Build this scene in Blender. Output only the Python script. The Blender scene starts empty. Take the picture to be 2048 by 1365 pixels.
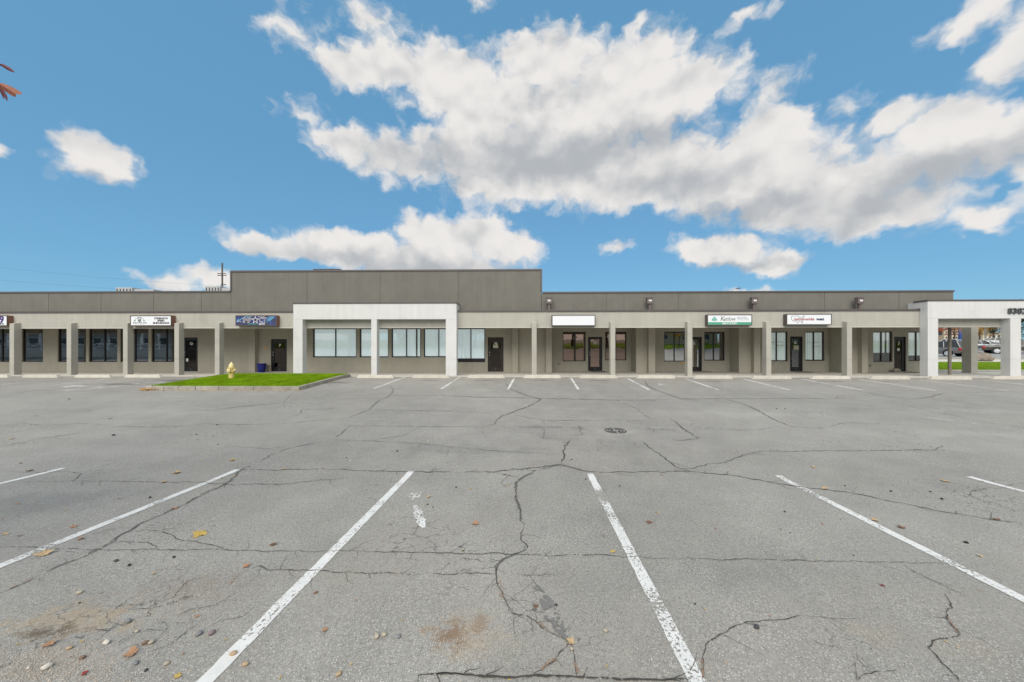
import bpy, bmesh, math, random
from mathutils import Vector, Matrix, noise as mnoise
random.seed(7)
R = math.radians
S = bpy.context.scene
COL = S.collection

# ------------------------------------------------------------------ camera
CAM_Z, YAW, FPX, HOR = 1.84, R(1.3), 700.0, 702.0      # eye height, yaw, focal length and horizon in a 2048 wide frame
cam_d = bpy.data.cameras.new('camera'); cam = bpy.data.objects.new('camera', cam_d); COL.objects.link(cam)
cam_d.sensor_width = 36; cam_d.lens = 36 * FPX / 2048
cam_d.shift_y = (HOR - 682.5) / 2048
cam_d.clip_start = 0.05; cam_d.clip_end = 9000
cam.location = (0, 0, CAM_Z); cam.rotation_euler = (R(90), 0, YAW)
S.camera = cam

# ------------------------------------------------------------------ exposure
vs = S.view_settings
vs.view_transform = 'Standard'; vs.look = 'None'; vs.exposure = 0.58; vs.gamma = 1; vs.use_curve_mapping = False
S.cycles.max_bounces = 6; S.cycles.diffuse_bounces = 3; S.cycles.glossy_bounces = 3; S.cycles.transparent_max_bounces = 8
SUN_EL, SUN_AZ = 46, 190          # degrees; azimuth clockwise from +Y (behind the camera)

# ------------------------------------------------------------------ pixel helpers (survey of the photograph -> metres)
FW = Vector((-math.sin(YAW), math.cos(YAW), 0)); RT = Vector((math.cos(YAW), math.sin(YAW), 0))
def ray(px, py): return FW * FPX + RT * (px - 1024) + Vector((0, 0, 1)) * (HOR - py)
def P(px, py, Y):
    d = ray(px, py); t = Y / d.y
    return Vector((d.x * t, Y, CAM_Z + d.z * t))
def XP(px, Y): return P(px, HOR, Y).x
def ZP(py, Y, px=1000): return P(px, py, Y).z
GP = [(-2000, 9), (-60, 5.0), (-26, 2.5), (-12, .85), (-5, .1), (-2, 0), (5, 0), (8, .08), (11, .19), (13.6, .31), (16.6, .5), (17.6, .52), (20, .55), (39, 1.2), (48, 1.43), (60, 2.2), (100, 4.5), (400, 14), (6000, 30)]
def g(Y):
    for (a, za), (b, zb) in zip(GP, GP[1:]):
        if Y <= b: return za + (zb - za) * (max(Y, a) - a) / (b - a)
    return GP[-1][1]
def G(px, py, lift=0.0):
    d = ray(px, py); lo, hi = 0.0005, 0.0005
    f = lambda t: CAM_Z + d.z * t - g(d.y * t) - lift
    while f(hi) > 0 and hi < 3: hi *= 1.05
    lo = hi / 1.05
    for _ in range(40):
        m = (lo + hi) / 2
        if f(m) > 0: lo = m
        else: hi = m
    return Vector((d.x * lo, d.y * lo, CAM_Z + d.z * lo))
ZONE = {'A': (0, 740), 'B': (680, 740), 'C': (1348, 740), 'D': (0, 1050), 'E': (680, 1050), 'F': (1348, 1050)}
def zpx(z, x, y): return ZONE[z][0] + x / 2.926, ZONE[z][1] + y / 2.926
def GZ(z, x, y, lift=0.0): return G(*zpx(z, x, y), lift)

# ------------------------------------------------------------------ world: Nishita sky with procedural cumulus
w = bpy.data.worlds.new('World'); S.world = w; w.use_nodes = True
NT = w.node_tree; NT.nodes.clear()
def nn(nt, t, **kw):
    n = nt.nodes.new(t)
    for k, v in kw.items():
        if k == 'op': n.operation = v
        elif k.startswith('i'):
            key = k[1:]; n.inputs[int(key) if key.isdigit() else key].default_value = v
        else: setattr(n, k, v)
    return n
def link(nt, a, ao, b, bi): nt.links.new(a.outputs[ao], b.inputs[bi])
def M2(nt, op, a, b=None, clamp=False):
    n = nt.nodes.new('ShaderNodeMath'); n.operation = op; n.use_clamp = clamp
    for i, v in enumerate((a, b)):
        if v is None: continue
        if isinstance(v, (int, float)): n.inputs[i].default_value = v
        else: nt.links.new(v, n.inputs[i])
    return n.outputs[0]
def VM(nt, op, a, b=None):
    n = nt.nodes.new('ShaderNodeVectorMath'); n.operation = op
    for i, v in enumerate((a, b)):
        if v is None: continue
        if isinstance(v, tuple): n.inputs[i].default_value = v
        else: nt.links.new(v, n.inputs[i])
    return n.outputs['Value'] if op in ('LENGTH', 'DOT_PRODUCT') else n.outputs[0]
def smooth(nt, v, a, b, lo=0.0, hi=1.0):
    n = nt.nodes.new('ShaderNodeMapRange'); n.interpolation_type = 'SMOOTHSTEP'
    for i, x in ((1, a), (2, b), (3, lo), (4, hi)): n.inputs[i].default_value = x
    nt.links.new(v, n.inputs[0]); return n.outputs[0]
# clouds in the view: centre and half size as seen in the photograph, kept as directions (azimuth, elevation)
CL = [(700,135,75,46,1),(800,128,120,46,1),(900,150,120,62,1),(1090,122,110,72,1),(1250,140,135,66,1),(1390,170,105,52,1),
      (990,215,170,60,1),(1200,230,240,80,1.1),(690,285,72,36,.85),(780,312,110,54,.72),(920,300,110,66,.85),(1080,310,200,75,1.1),(1010,375,130,36,.85),
      (1250,350,210,68,1.1),(1530,272,95,62,1),(1470,350,200,72,1.1),(1620,395,200,60,1.05),(1740,360,110,60,.9),(1760,430,160,46,.85),
      (1790,235,70,34,.85),(1910,250,125,50,1),(2030,260,120,56,1),(1900,312,190,52,.95),(1950,440,120,34,.75),(2110,350,110,60,1),
      (540,494,95,26,.85),(700,498,140,38,1),(860,475,75,44,1),(950,472,95,46,1),(1030,495,52,36,.9),(860,528,200,34,1),
      (1400,500,62,30,.8),(1475,502,72,32,.95),(1545,528,62,28,.9),(1490,588,60,14,.55),(1232,494,34,14,.42),(1010,410,44,16,.45),
      (150,305,66,46,.82),(210,325,56,44,.82),(272,330,22,20,.3),(-10,308,36,22,.6),
      (340,566,75,20,.6),(425,556,50,26,.72),(570,55,60,34,.36),(740,40,100,36,.34),(870,75,34,16,.32),(1285,55,40,32,.34),(1490,35,60,24,.32),
      (600,225,40,28,.30),(1565,170,55,40,.36),(1690,215,60,26,.28),(1960,35,110,44,.6),(2040,105,90,55,.62),(2060,40,90,60,.65),(960,2,40,16,.32)]
UN = [(1120,318,260,46,1),(1260,285,110,30,.8),(900,330,110,40,.6),(1480,430,200,30,.8),(1700,425,170,34,.8),(1850,355,200,40,.8),(700,520,160,22,.7),(880,540,170,26,.6),(1480,535,100,14,.8),(180,352,90,18,.8),(1100,190,60,16,.4),(2040,320,120,30,.5),(1330,365,120,30,.5)]
def azel(px, py):
    d = ray(px, py).normalized(); return math.atan2(d.x, d.y), d.z / math.hypot(d.x, d.y)
def VMA(nt, v, mul, add):
    n = nt.nodes.new('ShaderNodeVectorMath'); n.operation = 'MULTIPLY_ADD'; nt.links.new(v, n.inputs[0]); n.inputs[1].default_value = mul; n.inputs[2].default_value = add; return n.outputs[0]
def MA(nt, v, mul, add):
    n = nt.nodes.new('ShaderNodeMath'); n.operation = 'MULTIPLY_ADD'; nt.links.new(v, n.inputs[0]); n.inputs[1].default_value = mul; n.inputs[2].default_value = add; return n.outputs[0]
tc = nn(NT, 'ShaderNodeTexCoord'); nrm = VM(NT, 'NORMALIZE', tc.outputs['Generated'])
sx = NT.nodes.new('ShaderNodeSeparateXYZ'); NT.links.new(nrm, sx.inputs[0])
az = M2(NT, 'ARCTAN2', sx.outputs[0], sx.outputs[1]); el = M2(NT, 'MINIMUM', M2(NT, 'TANGENT', M2(NT, 'MINIMUM', M2(NT, 'ARCSINE', sx.outputs[2]), 1.4)), 4.0)
cx = NT.nodes.new('ShaderNodeCombineXYZ'); NT.links.new(az, cx.inputs[0]); NT.links.new(el, cx.inputs[1]); base = cx.outputs[0]
def gnoise(scale, detail, rough, vec, offs=(0, 0, 0), dim='2D'):
    n = NT.nodes.new('ShaderNodeTexNoise'); n.noise_dimensions = dim; n.inputs['Scale'].default_value = scale; n.inputs['Detail'].default_value = detail; n.inputs['Roughness'].default_value = rough
    NT.links.new(VM(NT, 'ADD', vec, offs), n.inputs['Vector']); return n
wn = gnoise(16, 3, .55, base); pw = VM(NT, 'ADD', base, VMA(NT, wn.outputs['Color'], (.07, .07, 0), (-.035, -.035, 0)))
def blobs(L):
    acc = None
    for (px, py, rx, ry, wt) in L:
        a0, e0 = azel(px, py); a1, _ = azel(px + rx, py); a2, _ = azel(px - rx, py); _, e3 = azel(px, py - ry); _, e4 = azel(px, py + ry)
        ra, re = max(abs(a1 - a2) / 2, .01) * 1.2, max(abs(e3 - e4) / 2, .008) * 1.25
        v = MA(NT, VM(NT, 'LENGTH', VMA(NT, pw, (1 / ra, 1 / re, 0), (-a0 / ra, -e0 / re, 0))), -wt, wt)
        if acc is None: acc = v
        else:
            acc = M2(NT, 'SMOOTH_MAX', acc, v); acc.node.inputs[2].default_value = .34
    return acc
acc = M2(NT, 'MAXIMUM', blobs(CL), -.6)
# the same broken cumulus goes on all round the sky
rn = gnoise(2.4, 4, .55, nrm, (5.2, 1.3, 2.2), '3D')
off = M2(NT, 'MAXIMUM', smooth(NT, M2(NT, 'ABSOLUTE', az), 1.02, 1.2), smooth(NT, el, 1.06, 1.5))
rest = MA(NT, M2(NT, 'MULTIPLY', MA(NT, rn.outputs['Fac'], 5.0, -1.75), off), 1.0, -.6)
acc = M2(NT, 'MAXIMUM', acc, rest)
fA = gnoise(17, 8, .60, pw, (1.7, 4.1, 0)); fB = gnoise(8, 2, .5, base, (3.7, 1.1, 0)); fC = gnoise(8, 2, .5, base, (3.7, 1.14, 0))
vo = NT.nodes.new('ShaderNodeTexVoronoi'); vo.voronoi_dimensions = '2D'; vo.feature = 'SMOOTH_F1'; vo.inputs['Smoothness'].default_value = .35; vo.inputs['Scale'].default_value = 17; NT.links.new(pw, vo.inputs['Vector'])
puff = MA(NT, vo.outputs['Distance'], -.55, .2)
dA = M2(NT, 'ADD', M2(NT, 'ADD', MA(NT, acc, 1.7, .05), MA(NT, fA.outputs['Fac'], 1.0, -.52)), puff)
cover = smooth(NT, dA, -.02, .76)
# grey undersides below the sunlit heads
under = smooth(NT, M2(NT, 'ADD', blobs(UN), MA(NT, fB.outputs['Fac'], .9, -.45)), -.45, .9)
relief = M2(NT, 'SUBTRACT', fB.outputs['Fac'], fC.outputs['Fac'])
lit = M2(NT, 'ADD', MA(NT, relief, 1.5, .80), M2(NT, 'ADD', MA(NT, puff, .35, 0), MA(NT, fA.outputs['Fac'], .55, -.28)))
lit = M2(NT, 'SUBTRACT', lit, M2(NT, 'MULTIPLY', under, .9))
shade = smooth(NT, lit, -.2, 1.0)
sky = NT.nodes.new('ShaderNodeTexSky'); sky.sky_type = 'NISHITA'; sky.sun_disc = False
sky.sun_elevation = R(SUN_EL); sky.sun_rotation = R(SUN_AZ); sky.altitude = 300; sky.air_density = 1.0; sky.dust_density = .6; sky.ozone_density = 2.0
SKY_STR = 0.10
tint = nn(NT, 'ShaderNodeMix', data_type='RGBA', blend_type='MULTIPLY'); tint.inputs['Factor'].default_value = 1
NT.links.new(sky.outputs[0], tint.inputs[6]); tint.inputs[7].default_value = (.76, .96, .95, 1)
blue = nn(NT, 'ShaderNodeMix', data_type='RGBA'); blue.inputs['Factor'].default_value = .68; NT.links.new(tint.outputs[2], blue.inputs[6]); blue.inputs[7].default_value = (.95, 2.55, 4.25, 1)
ccol = nn(NT, 'ShaderNodeMix', data_type='RGBA'); NT.links.new(shade, ccol.inputs['Factor'])
ccol.inputs[6].default_value = (3.05, 3.22, 3.42, 1); ccol.inputs[7].default_value = (5.65, 5.5, 5.35, 1)
mixc = nn(NT, 'ShaderNodeMix', data_type='RGBA'); NT.links.new(cover, mixc.inputs['Factor'])
NT.links.new(blue.outputs[2], mixc.inputs[6]); NT.links.new(ccol.outputs[2], mixc.inputs[7])
bg = nn(NT, 'ShaderNodeBackground'); bg.inputs['Strength'].default_value = SKY_STR; NT.links.new(mixc.outputs[2], bg.inputs[0])
wo = NT.nodes.new('ShaderNodeOutputWorld'); NT.links.new(bg.outputs[0], wo.inputs[0])
w.cycles.sampling_method = 'MANUAL'; w.cycles.sample_map_resolution = 512

# ------------------------------------------------------------------ sun: veiled, soft
sd = bpy.data.lights.new('sun', 'SUN'); sd.energy = 2.4; sd.angle = R(60); sd.color = (1, .91, .80)
sun = bpy.data.objects.new('sun', sd); COL.objects.link(sun)
sdir = Vector((math.sin(R(SUN_AZ)) * math.cos(R(SUN_EL)), math.cos(R(SUN_AZ)) * math.cos(R(SUN_EL)), math.sin(R(SUN_EL))))
sun.rotation_euler = (-sdir).to_track_quat('-Z', 'Y').to_euler(); sun.location = (0, -20, 40)

# ------------------------------------------------------------------ materials
MATS = {}
def mat(name, col, rough=.7, var=0.0, vscale=6.0, bump=0.0, bscale=120.0, metal=0.0, spec=.5, obj_rand=0.0, streak=0.0, grime=0.0):
    if name in MATS: return MATS[name]
    m = bpy.data.materials.new(name); m.use_nodes = True; nt = m.node_tree; b = nt.nodes['Principled BSDF']
    b.inputs['Roughness'].default_value = rough; b.inputs['Metallic'].default_value = metal; b.inputs['Specular IOR Level'].default_value = spec
    c = nt.nodes.new('ShaderNodeRGB'); c.outputs[0].default_value = (*col, 1); out = c.outputs[0]
    tcn = nt.nodes.new('ShaderNodeTexCoord')
    def bright(val, out):
        h = nt.nodes.new('ShaderNodeHueSaturation'); nt.links.new(val, h.inputs['Value']); nt.links.new(out, h.inputs['Color']); return h.outputs[0]
    if var:
        n = nt.nodes.new('ShaderNodeTexNoise'); n.inputs['Scale'].default_value = vscale; n.inputs['Detail'].default_value = 7; n.inputs['Roughness'].default_value = .65
        nt.links.new(tcn.outputs['Object'], n.inputs['Vector'])
        out = bright(M2(nt, 'ADD', 1.0, M2(nt, 'MULTIPLY', M2(nt, 'SUBTRACT', n.outputs['Fac'], .5), var * 3)), out)
    if streak:
        mp = nt.nodes.new('ShaderNodeMapping'); mp.inputs['Scale'].default_value = (5, 5, .35); nt.links.new(tcn.outputs['Object'], mp.inputs[0])
        n = nt.nodes.new('ShaderNodeTexNoise'); n.inputs['Scale'].default_value = 1.0; n.inputs['Detail'].default_value = 6; nt.links.new(mp.outputs[0], n.inputs['Vector'])
        out = bright(M2(nt, 'ADD', 1.0, M2(nt, 'MULTIPLY', M2(nt, 'SUBTRACT', n.outputs['Fac'], .5), streak * 3)), out)
    if grime:
        n = nt.nodes.new('ShaderNodeTexNoise'); n.inputs['Scale'].default_value = .8; n.inputs['Detail'].default_value = 8; n.inputs['Roughness'].default_value = .7; n.inputs['Distortion'].default_value = .4; nt.links.new(tcn.outputs['Object'], n.inputs['Vector'])
        gm_ = nt.nodes.new('ShaderNodeMix'); gm_.data_type = 'RGBA'; nt.links.new(smooth(nt, n.outputs['Fac'], .50, .72, 0, grime), gm_.inputs['Factor']); nt.links.new(out, gm_.inputs[6]); gm_.inputs[7].default_value = (.16, .145, .12, 1); out = gm_.outputs[2]
    if obj_rand:
        oi = nt.nodes.new('ShaderNodeObjectInfo')
        out = bright(M2(nt, 'ADD', 1.0 - obj_rand, M2(nt, 'MULTIPLY', oi.outputs['Random'], 2 * obj_rand)), out)
    nt.links.new(out, b.inputs['Base Color'])
    if bump:
        n = nt.nodes.new('ShaderNodeTexNoise'); n.inputs['Scale'].default_value = bscale; n.inputs['Detail'].default_value = 5
        nt.links.new(tcn.outputs['Object'], n.inputs['Vector'])
        bp = nt.nodes.new('ShaderNodeBump'); bp.inputs['Strength'].default_value = bump; bp.inputs['Distance'].default_value = .01
        nt.links.new(n.outputs['Fac'], bp.inputs['Height']); nt.links.new(bp.outputs[0], b.inputs['Normal'])
    MATS[name] = m; return m
STUCCO_W = mat('white_stucco', (.655, .655, .64), .85, .05, 1.2, .35, 160, streak=.07, grime=.16)
STUCCO_F = mat('fascia_stucco', (.43, .415, .36), .85, .08, 1.1, .4, 160, streak=.07, grime=.16)
STUCCO_L = mat('wall_stucco', (.43, .402, .325), .88, .05, 1.5, .4, 160, streak=.06, grime=.2)
STUCCO_U = mat('upper_stucco', (.174, .166, .143), .9, .14, 1.3, .5, 140, streak=.09)
SOFFIT = mat('soffit_paint', (.34, .315, .25), .85, .05, 2)
COPING = mat('brown_metal', (.115, .10, .095), .45, .06, 3, metal=.2)
BLACKF = mat('black_anodised', (.012, .012, .013), .35, .1, 4)
BROWNF = mat('bronze_anodised', (.03, .02, .016), .35, .1, 4)
CONC = mat('concrete', (.50, .475, .42), .9, .10, 3, .5, 90, grime=.25)
CONC_L = mat('pale_concrete', (.56, .53, .46), .92, .12, 5, .6, 70, obj_rand=.07, streak=.05, grime=.3)
KERB = mat('kerb_concrete', (.34, .315, .265), .92, .40, 4, .6, 70, obj_rand=.1)
ROOFM = mat('roof_gravel', (.3, .29, .27), .95, .1, 3)
SIGNW = mat('sign_white', (.80, .82, .84), .35, .02, 3)
CABI = mat('sign_cabinet', (.23, .105, .07), .5, .12, 5, metal=.1)
CABD = mat('sign_cabinet_dark', (.10, .08, .075), .5, .1, 5)
INK = mat('ink_black', (.015, .015, .018), .5)
def emis(*a): pass

def asphalt_material():
    m = bpy.data.materials.new('weathered_asphalt'); m.use_nodes = True; nt = m.node_tree; b = nt.nodes['Principled BSDF']
    geo = nt.nodes.new('ShaderNodeNewGeometry'); pos = geo.outputs['Position']
    def noi(scale, detail=6, rough=.6, sc=(1, 1, 1), off=(0, 0, 0)):
        mp = nt.nodes.new('ShaderNodeMapping'); mp.inputs['Scale'].default_value = sc; mp.inputs['Location'].default_value = off; nt.links.new(pos, mp.inputs[0])
        n = nt.nodes.new('ShaderNodeTexNoise'); n.noise_dimensions = '2D'; n.inputs['Scale'].default_value = scale; n.inputs['Detail'].default_value = detail; n.inputs['Roughness'].default_value = rough
        nt.links.new(mp.outputs[0], n.inputs['Vector']); return n.outputs['Fac']
    def vor(scale, feature='F1'):
        v = nt.nodes.new('ShaderNodeTexVoronoi'); v.feature = feature; v.voronoi_dimensions = '2D'; v.inputs['Scale'].default_value = scale; nt.links.new(pos, v.inputs['Vector']); return v
    def mixc(fac, a, bcol):
        n = nt.nodes.new('ShaderNodeMix'); n.data_type = 'RGBA'
        nt.links.new(fac, n.inputs['Factor']); nt.links.new(a, n.inputs[6])
        if isinstance(bcol, tuple): n.inputs[7].default_value = (*bcol, 1)
        else: nt.links.new(bcol, n.inputs[7])
        return n.outputs[2]
    big = noi(.22, 5, .6); mid = noi(1.7, 7, .65); fine = noi(40, 5, .72)
    val = M2(nt, 'ADD', .302, M2(nt, 'MULTIPLY', M2(nt, 'SUBTRACT', big, .5), .15))
    val = M2(nt, 'ADD', val, M2(nt, 'MULTIPLY', M2(nt, 'SUBTRACT', mid, .5), .12))
    val = M2(nt, 'ADD', val, M2(nt, 'MULTIPLY', M2(nt, 'SUBTRACT', fine, .5), .28))
    cmb = nt.nodes.new('ShaderNodeCombineColor'); nt.links.new(M2(nt, 'MULTIPLY', val, 1.03), cmb.inputs[0]); nt.links.new(M2(nt, 'MULTIPLY', val, .985), cmb.inputs[1]); nt.links.new(M2(nt, 'MULTIPLY', val, .885), cmb.inputs[2])
    col = cmb.outputs[0]
    NS = {k: M2(nt, 'MULTIPLY', M2(nt, 'SUBTRACT', noi(k, 5, .68, off=(k, 2 * k, 0)), .5), 2.2) for k in (1.5, 4.0, 9.0)}
    # stains with their own shape: rust, dust, oil
    def stain(z, x, y, rx, ry, c, k, sc=3.0):
        nonlocal col
        p = GZ(z, x, y); r = VM(nt, 'LENGTH', VMA(nt, pos, (1 / rx, 1 / ry, 0), (-p.x / rx, -p.y / ry, 0)))
        n = NS[1.5 if sc < 2.2 else 4.0 if sc < 6 else 9.0]
        f = smooth(nt, M2(nt, 'SUBTRACT', n, r), -.75, -.05, 0, k)
        col = mixc(f, col, c)
    stain('E', 740, 640, .42, .34, (.42, .34, .25), .75, 7)
    stain('E', 650, 640, .22, .20, (.20, .115, .055), .7, 9)
    stain('E', 820, 590, .10, .16, (.20, .11, .05), .5, 9)
    stain('E', 960, 700, .28, .16, (.36, .33, .27), .45, 5)
    stain('D', 420, 560, .75, .32, (.40, .31, .20), .62, 7)
    stain('D', 270, 630, .30, .12, (.10, .07, .04), .8, 7)
    stain('D', 1130, 380, .75, .30, (.27, .235, .19), .5, 7)
    stain('D', 1900, 300, .7, .2, (.33, .31, .26), .4, 4)
    stain('F', 1180, 660, .40, .22, (.34, .29, .22), .45, 5)
    stain('F', 1040, 450, .3, .15, (.35, .32, .26), .4, 5)
    stain('F', 1750, 740, .4, .2, (.33, .28, .22), .4, 5)
    stain('D', 150, 830, .7, .3, (.40, .35, .29), .55, 8)
    stain('C', 1900, 380, 4.2, .55, (.42, .40, .35), .5, 1.3)
    stain('C', 1800, 240, 4.0, .6, (.40, .385, .34), .45, 1.3)
    stain('C', 1150, 340, 3.0, .30, (.33, .32, .29), .4, 2)
    stain('B', 850, 122, .9, .3, (.42, .41, .38), .45, 2)
    for xx in (520, 860, 1180, 1520): stain('B', xx, 62, .9, .38, (.075, .068, .062), .55, 2.4)
    for xx in (240, 580, 930, 1260): stain('C', xx, 68, .9, .35, (.085, .078, .07), .5, 2.4)
    stain('A', 1030, 62, 1.6, .7, (.055, .05, .048), .7, 1.6); stain('A', 700, 85, 2.2, .5, (.06, .055, .05), .6, 1.6)
    stain('A', 1960, 75, 1.4, .5, (.05, .045, .045), .65, 1.8)
    stain('B', 1160, 335, 1.0, .22, (.10, .095, .085), .5, 3); stain('B', 1380, 345, .4, .25, (.10, .095, .085), .5, 3); stain('B', 1880, 350, .5, .25, (.10, .095, .085), .45, 3)
    stain('B', 1600, 360, 1.1, .45, (.40, .385, .34), .6, 1.5); stain('A', 900, 250, 3.5, .8, (.38, .37, .34), .45, 1.5); stain('B', 700, 470, 2.4, .7, (.19, .187, .18), .4, 1.5); stain('C', 500, 260, 3.2, .9, (.41, .395, .35), .5, 1.5); stain('A', 300, 760, 1.6, .6, (.20, .197, .19), .4, 1.5); stain('F', 500, 300, 1.0, .5, (.20, .197, .19), .35, 4)
    tanp = smooth(nt, noi(.45, 6, .62, off=(4, 1, 0)), .50, .72, 0, .38)
    col = mixc(tanp, col, (.36, .335, .285))
    # aggregate: pale stones and dark pits
    v1 = vor(66); sel = M2(nt, 'GREATER_THAN', nt.nodes.new('ShaderNodeSeparateColor').outputs[0], .74)
    sc_ = sel.node.inputs[0].links[0].from_node; nt.links.new(v1.outputs['Color'], sc_.inputs[0])
    sp = M2(nt, 'MULTIPLY', M2(nt, 'LESS_THAN', v1.outputs['Distance'], .30), sel)
    patch = smooth(nt, noi(.9, 5, .6, off=(9, 3, 0)), .38, .66)
    spf = M2(nt, 'MULTIPLY', sp, M2(nt, 'ADD', .22, M2(nt, 'MULTIPLY', patch, .5)))
    col = mixc(spf, col, (.62, .60, .55))
    v2 = vor(140); dk = M2(nt, 'GREATER_THAN', nt.nodes.new('ShaderNodeSeparateColor').outputs[1], .74)
    sc2 = dk.node.inputs[0].links[0].from_node; nt.links.new(v2.outputs['Color'], sc2.inputs[0])
    pit = M2(nt, 'MULTIPLY', M2(nt, 'LESS_THAN', v2.outputs['Distance'], .42), dk)
    col = mixc(M2(nt, 'MULTIPLY', pit, .55), col, (.05, .048, .045))
    # hairline map cracking where the surface is tired
    wv = nt.nodes.new('ShaderNodeTexNoise'); wv.noise_dimensions = '2D'; wv.inputs['Scale'].default_value = 6; wv.inputs['Detail'].default_value = 5; nt.links.new(pos, wv.inputs['Vector'])
    wp = VM(nt, 'ADD', pos, VM(nt, 'SCALE', VM(nt, 'SUBTRACT', wv.outputs['Color'], (.5, .5, .5)))); wp.node.inputs[1].links[0].from_node.inputs['Scale'].default_value = .22
    ve = nt.nodes.new('ShaderNodeTexVoronoi'); ve.feature = 'DISTANCE_TO_EDGE'; ve.voronoi_dimensions = '2D'; ve.inputs['Scale'].default_value = 5.5; nt.links.new(wp, ve.inputs['Vector'])
    hair = M2(nt, 'MULTIPLY', M2(nt, 'LESS_THAN', ve.outputs['Distance'], .022), smooth(nt, noi(.55, 5, .62, off=(2, 7, 0)), .56, .68))
    hair = M2(nt, 'MULTIPLY', hair, smooth(nt, noi(8, 3, .6), .38, .55))
    col = mixc(M2(nt, 'MULTIPLY', hair, .75), col, (.045, .042, .04))
    nt.links.new(col, b.inputs['Base Color']); b.inputs['Roughness'].default_value = .72; b.inputs['Specular IOR Level'].default_value = .5
    h = M2(nt, 'ADD', M2(nt, 'MULTIPLY', fine, .6), M2(nt, 'MULTIPLY', v2.outputs['Distance'], -.5))
    h = M2(nt, 'SUBTRACT', h, hair)
    bp = nt.nodes.new('ShaderNodeBump'); bp.inputs['Strength'].default_value = .8; bp.inputs['Distance'].default_value = .006
    nt.links.new(h, bp.inputs['Height']); nt.links.new(bp.outputs[0], b.inputs['Normal'])
    return m
ASPH = asphalt_material()

def worn(name, col, rough, keep, scale=24.0, big=1.5):
    """paint or filler worn through to the surface below"""
    m = bpy.data.materials.new(name); m.use_nodes = True; nt = m.node_tree; b = nt.nodes['Principled BSDF']
    geo = nt.nodes.new('ShaderNodeNewGeometry')
    def noi(s, d=4, r=.65):
        n = nt.nodes.new('ShaderNodeTexNoise'); n.noise_dimensions = '2D'; n.inputs['Scale'].default_value = s; n.inputs['Detail'].default_value = d; n.inputs['Roughness'].default_value = r
        nt.links.new(geo.outputs['Position'], n.inputs['Vector']); return n.outputs['Fac']
    a, c2 = noi(scale), noi(big, 3)
    f = M2(nt, 'ADD', M2(nt, 'SUBTRACT', a, .5), M2(nt, 'MULTIPLY', M2(nt, 'SUBTRACT', c2, .5), .9))
    al = smooth(nt, f, -keep - .05, -keep + .05)
    h = nt.nodes.new('ShaderNodeHueSaturation'); h.inputs['Color'].default_value = (*col, 1)
    nt.links.new(M2(nt, 'ADD', .82, M2(nt, 'MULTIPLY', noi(9, 6), .36)), h.inputs['Value']); nt.links.new(h.outputs[0], b.inputs['Base Color'])
    b.inputs['Roughness'].default_value = rough
    nt.links.new(al, b.inputs['Alpha']); return m
PAINT = worn('line_paint', (.68, .68, .655), .75, .13, 40)
PAINT_WORN = worn('line_paint_worn', (.68, .68, .655), .75, .12, 45)
PAINT_FAINT = worn('line_paint_faint', (.62, .61, .58), .75, -.02, 20)
CRACK = worn('open_crack', (.06, .055, .048), .95, .17, 34)
SEAL = worn('crack_filler', (.165, .16, .15), .88, .0, 18, 3)
PATCH = worn('tar_patch', (.185, .18, .172), .85, .02, 16, 4)

def glass(name, tintc, refl, rcol=(1, 1, 1), rough=.012):
    m = bpy.data.materials.new(name); m.use_nodes = True; nt = m.node_tree; nt.nodes.clear()
    o = nt.nodes.new('ShaderNodeOutputMaterial'); mx = nt.nodes.new('ShaderNodeMixShader')
    t = nt.nodes.new('ShaderNodeBsdfTransparent'); t.inputs[0].default_value = (*tintc, 1)
    gl = nt.nodes.new('ShaderNodeBsdfGlossy'); gl.inputs['Color'].default_value = (*rcol, 1); gl.inputs['Roughness'].default_value = rough
    tc_ = nt.nodes.new('ShaderNodeTexCoord'); n = nt.nodes.new('ShaderNodeTexNoise'); n.inputs['Scale'].default_value = 1.6; nt.links.new(tc_.outputs['Object'], n.inputs['Vector'])
    bp = nt.nodes.new('ShaderNodeBump'); bp.inputs['Strength'].default_value = .05; bp.inputs['Distance'].default_value = .03; nt.links.new(n.outputs['Fac'], bp.inputs['Height']); nt.links.new(bp.outputs[0], gl.inputs['Normal'])
    ge = nt.nodes.new('ShaderNodeNewGeometry'); ct = M2(nt, 'ABSOLUTE', VM(nt, 'DOT_PRODUCT', ge.outputs['Normal'], ge.outputs['Incoming']))
    fr = M2(nt, 'POWER', M2(nt, 'SUBTRACT', 1.0, ct, True), 5.0)
    nt.links.new(M2(nt, 'ADD', M2(nt, 'MULTIPLY', fr, .8), refl, True), mx.inputs[0]); nt.links.new(t.outputs[0], mx.inputs[1]); nt.links.new(gl.outputs[0], mx.inputs[2]); nt.links.new(mx.outputs[0], o.inputs[0])
    return m
GL_DARK = glass('glass_dark', (.34, .38, .40), .38)
GL_DOOR = glass('glass_door', (.42, .40, .38), .05, (1, .86, .74))
GL_CLEAR = glass('glass_clear', (.96, .985, .985), .10)
GL_BRONZE = glass('glass_bronze', (.20, .12, .09), .28, (1, .74, .62))
GL_GOLD = glass('glass_mirror', (.25, .25, .22), .58)
GL_CAR = glass('glass_car', (.15, .17, .18), .25)

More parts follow.
